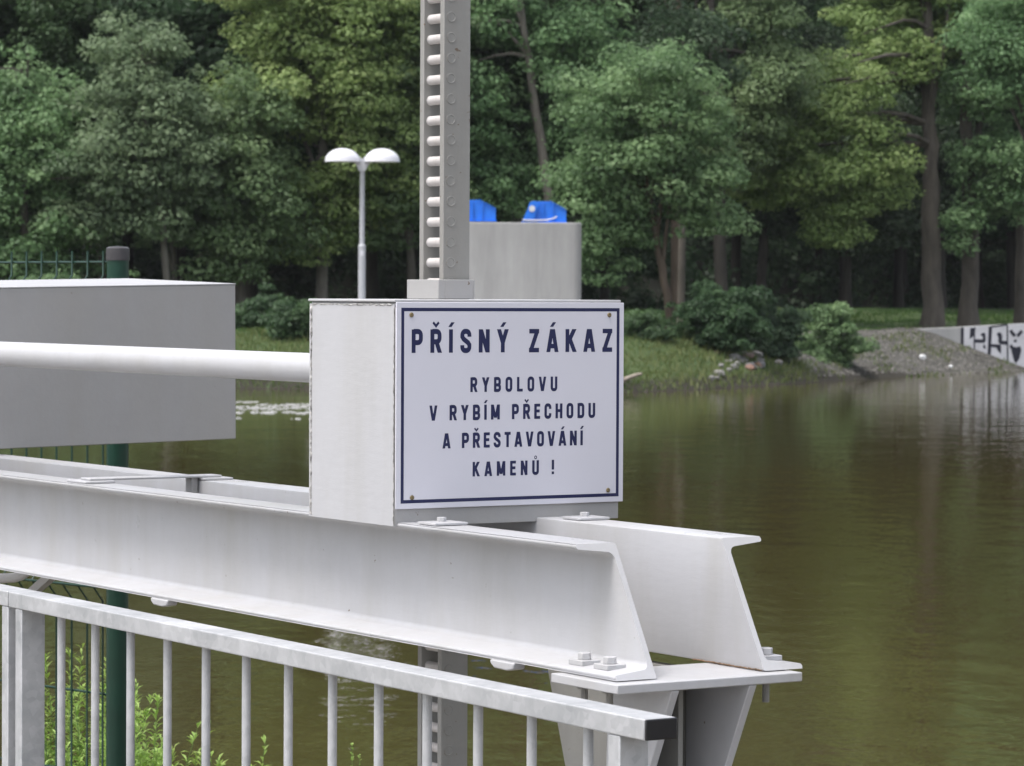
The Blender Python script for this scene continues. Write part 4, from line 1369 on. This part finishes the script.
def pebbles():
    g = np.random.default_rng(31)
    n = 16000
    x = g.uniform(7.5, 24, n); t = g.uniform(0.5, 9.5, n)
    keep = (g.random(n) < gravel_mask(x, t)) & ~((x > 13.5) & (t < 6.4) & (t > 5.9 - (x - 13.85) * 1.22))
    x, t = x[keep], t[keep]; m = len(x)
    c = np.stack([x, dw(x) + t, bank_z(x, t)], 1)
    r = g.uniform(0.02, 0.06, m)[:, None]
    V = []
    for sgn in ((1, 1), (-1, 1), (-1, -1), (1, -1)):
        a = np.stack([sgn[0] * r[:, 0] * g.uniform(.7, 1.2, m), sgn[1] * r[:, 0] * g.uniform(.7, 1.2, m), -0.01 * np.ones(m)], 1)
        V.append(c + a)
    top = c + np.stack([g.uniform(-.4, .4, m) * r[:, 0], g.uniform(-.4, .4, m) * r[:, 0], r[:, 0] * g.uniform(.6, 1.1, m)], 1)
    q = [np.stack([V[i], V[(i + 1) % 4], top, top + (V[i] - top) * 0.02], 1).reshape(-1, 3) for i in range(4)]
    Q = np.concatenate(q); T = np.tile(g.random(m), 4)
    o = bpy.data.objects.new('gravel', quad_mesh('gravel', Q, T, M['pebble'])); COL.objects.link(o)
    tag(o, 'loose grey gravel on the slope below the graffiti wall', 'gravel', kind='stuff')


pebbles()

# ------------------------------------------------------------------ rubble stones, litter, driftwood
def rock(size, seed):
    g = np.random.default_rng(seed)
    q = MB()
    n, m = 8, 5
    pts = []
    for j in range(m + 1):
        for i in range(n):
            a = 2 * math.pi * i / n; b = math.pi * j / m
            d = np.array([math.sin(b) * math.cos(a), math.sin(b) * math.sin(a), math.cos(b)])
            d = np.sign(d) * np.abs(d) ** 0.75
            pts.append(d * size * (1 + 0.13 * g.normal(size=3)))
    fs = [(j * n + i, (j + 1) * n + i, (j + 1) * n + (i + 1) % n, j * n + (i + 1) % n) for j in range(m) for i in range(n)]
    q.add(pts, fs)
    return q


gs = random.Random(8)
rocks = [rock(np.array([0.24, 0.2, 0.14]), 3).build('stone', M['stone'], None, smooth=25),
         rock(np.array([0.17, 0.18, 0.15]), 4).build('stone', M['stone'], None, smooth=25),
         rock(np.array([0.28, 0.18, 0.11]), 5).build('stone', M['stone'], None, smooth=25)]
for k in range(26):
    x = px2x(gs.gauss(748, 17), 93.5); t = gs.uniform(1.6, 4.2)
    if k > 21: x = px2x(gs.uniform(705, 735), 92); t = gs.uniform(0.3, 1.6)
    o = rocks[k] if k < 3 else rocks[k % 3].copy()
    if k >= 3: COL.objects.link(o)
    s = gs.uniform(0.40, 0.85)
    o.location = (x, float(dw(x)) + t, float(bank_z(x, t)) + 0.06 * s)
    o.rotation_euler = (gs.uniform(-.3, .3), gs.uniform(-.3, .3), gs.uniform(0, 6.28))
    o.scale = (s, s, s)
    tag(o, 'rough rubble stone in the small heap below the dark bush', 'stone', 'rubble stones on the bank')

for (px, t, s, lb) in ((929, 2.7, 0.12, 'larger scrap of white litter on the gravel slope below the wall'), (961, 1.7, 0.075, 'smaller scrap of white litter low on the gravel slope near the water')):
    x = px2x(px, 107.5)
    q = rock(np.array([s, s * 0.8, s * 0.75]), int(px))
    o = q.build('litter', M['litter'], None, smooth=25)
    o.location = (x, float(dw(x)) + t, float(bank_z(x, t)) + s * 0.5)
    tag(o, lb, 'litter')

x = px2x(630, 88)
q = MB(); q.tube([(-0.6, 0, 0.0), (-0.2, 0, 0.16), (0.15, -0.1, 0.30), (0.3, -0.1, 0.34)], [0.075, 0.07, 0.055, 0.03], 9)
o = q.build('driftwood', M['deadwood'], None, smooth=60)
o.location = (x, float(dw(x)) + 0.4, float(bank_z(x, 0.4)) + 0.05)
tag(o, 'pale broken log lying on the bank right of the sign', 'log')

# ------------------------------------------------------------------ wing wall with graffiti
P1 = Vector((13.85, 113.5)); P2 = Vector((17.61, 115.0))
dwl = (P2 - P1).normalized()
wl = empty('wing_wall', (P1.x, P1.y, EYE - 3.0), math.atan2(dwl.y, dwl.x))   # local x along the wall, -y towards the river


def wz(z): return z + 3.0


outl = [(-0.02, wz(-1.19)), (0.0, wz(-1.45)), (1.62, wz(-2.1)), (4.05, wz(-2.85)), (6.0, wz(-3.0)), (16.0, wz(-3.0)), (16.0, wz(-0.60)), (4.04, wz(-0.99)), (1.62, wz(-1.11))]
MB().prism(outl, lambda p, d: (p[0], d, p[1]), 0.0, 0.35).build('body', M['wall_concrete'], wl, smooth=0, bevel=0.01)
q = MB()
q.add([(x, -0.004, z) for x, z in ((1.63, wz(-2.1)), (4.05, wz(-2.84)), (6.0, wz(-2.98)), (10.0, wz(-2.98)), (10.0, wz(-0.81)), (4.04, wz(-1.005)), (1.63, wz(-1.122)))], [tuple(range(7))])
q.build('white_paint', M['whitewash'], wl, smooth=0)
q = MB()
lay = [0.008]


def fillp(pts):
    lay[0] += 0.0004
    cx = sum(p[0] for p in pts) / len(pts)
    q.add([(cx + (x - cx) * 1.35, -lay[0], wz(z)) for x, z in pts], [tuple(range(len(pts)))])


def strk(pts, w):
    lay[0] += 0.0004
    y_ = -lay[0]
    ribbon(q, pts, w, lambda p: (p.x, y_, wz(p.y)))


strk([(1.62, -1.13), (1.62, -1.81)], 0.119)
fillp([(1.95, -1.15), (2.11, -1.13), (2.05, -1.42), (1.93, -1.53)])
strk([(2.09, -1.15), (2.09, -2.00)], 0.056)
strk([(1.63, -1.81), (2.09, -1.99)], 0.056)
fillp([(2.35, -1.38), (2.43, -1.30), (2.50, -1.34), (2.51, -1.60), (2.43, -1.62), (2.42, -1.44)])
strk([(2.11, -1.59), (2.50, -1.60)], 0.119)
fillp([(2.44, -1.73), (2.51, -1.73), (2.52, -1.86), (2.46, -1.85)])
strk([(2.71, -1.10), (2.67, -2.17)], 0.130)
fillp([(2.99, -1.36), (3.04, -1.29), (3.11, -1.31), (3.15, -1.42), (3.14, -1.63), (3.04, -1.66), (3.04, -1.46)])
strk([(3.08, -1.64), (3.39, -1.66)], 0.130)
strk([(2.70, -1.75), (3.11, -1.765)], 0.106)
fillp([(2.95, -1.76), (3.11, -1.76), (3.11, -2.04), (3.02, -1.92)])
strk([(2.72, -1.11), (3.37, -1.03)], 0.056)
strk([(3.37, -1.03), (3.40, -2.36)], 0.056)
strk([(2.69, -2.16), (3.40, -2.36)], 0.056)
strk([(3.50, -1.22), (3.57, -1.32), (3.68, -1.42)], 0.119)
strk([(3.95, -1.24), (3.87, -1.33), (3.77, -1.43)], 0.119)
fillp([(3.69 + 0.045 * math.cos(a * 0.7), -1.59 + 0.05 * math.sin(a * 0.7)) for a in range(9)])
strk([(3.50, -1.74), (3.58, -1.84), (3.71, -1.87), (3.91, -1.83)], 0.119)
fillp([(3.58, -1.89), (3.88, -1.885), (3.82, -2.19), (3.73, -2.36), (3.67, -2.28), (3.62, -2.07)])
strk([(4.16, -1.0), (4.18, -2.60)], 0.075)
q.build('graffiti', M['graffiti'], wl, smooth=0)
tag(wl, 'sloping concrete wing wall with black and white graffiti at the right edge', 'wall')
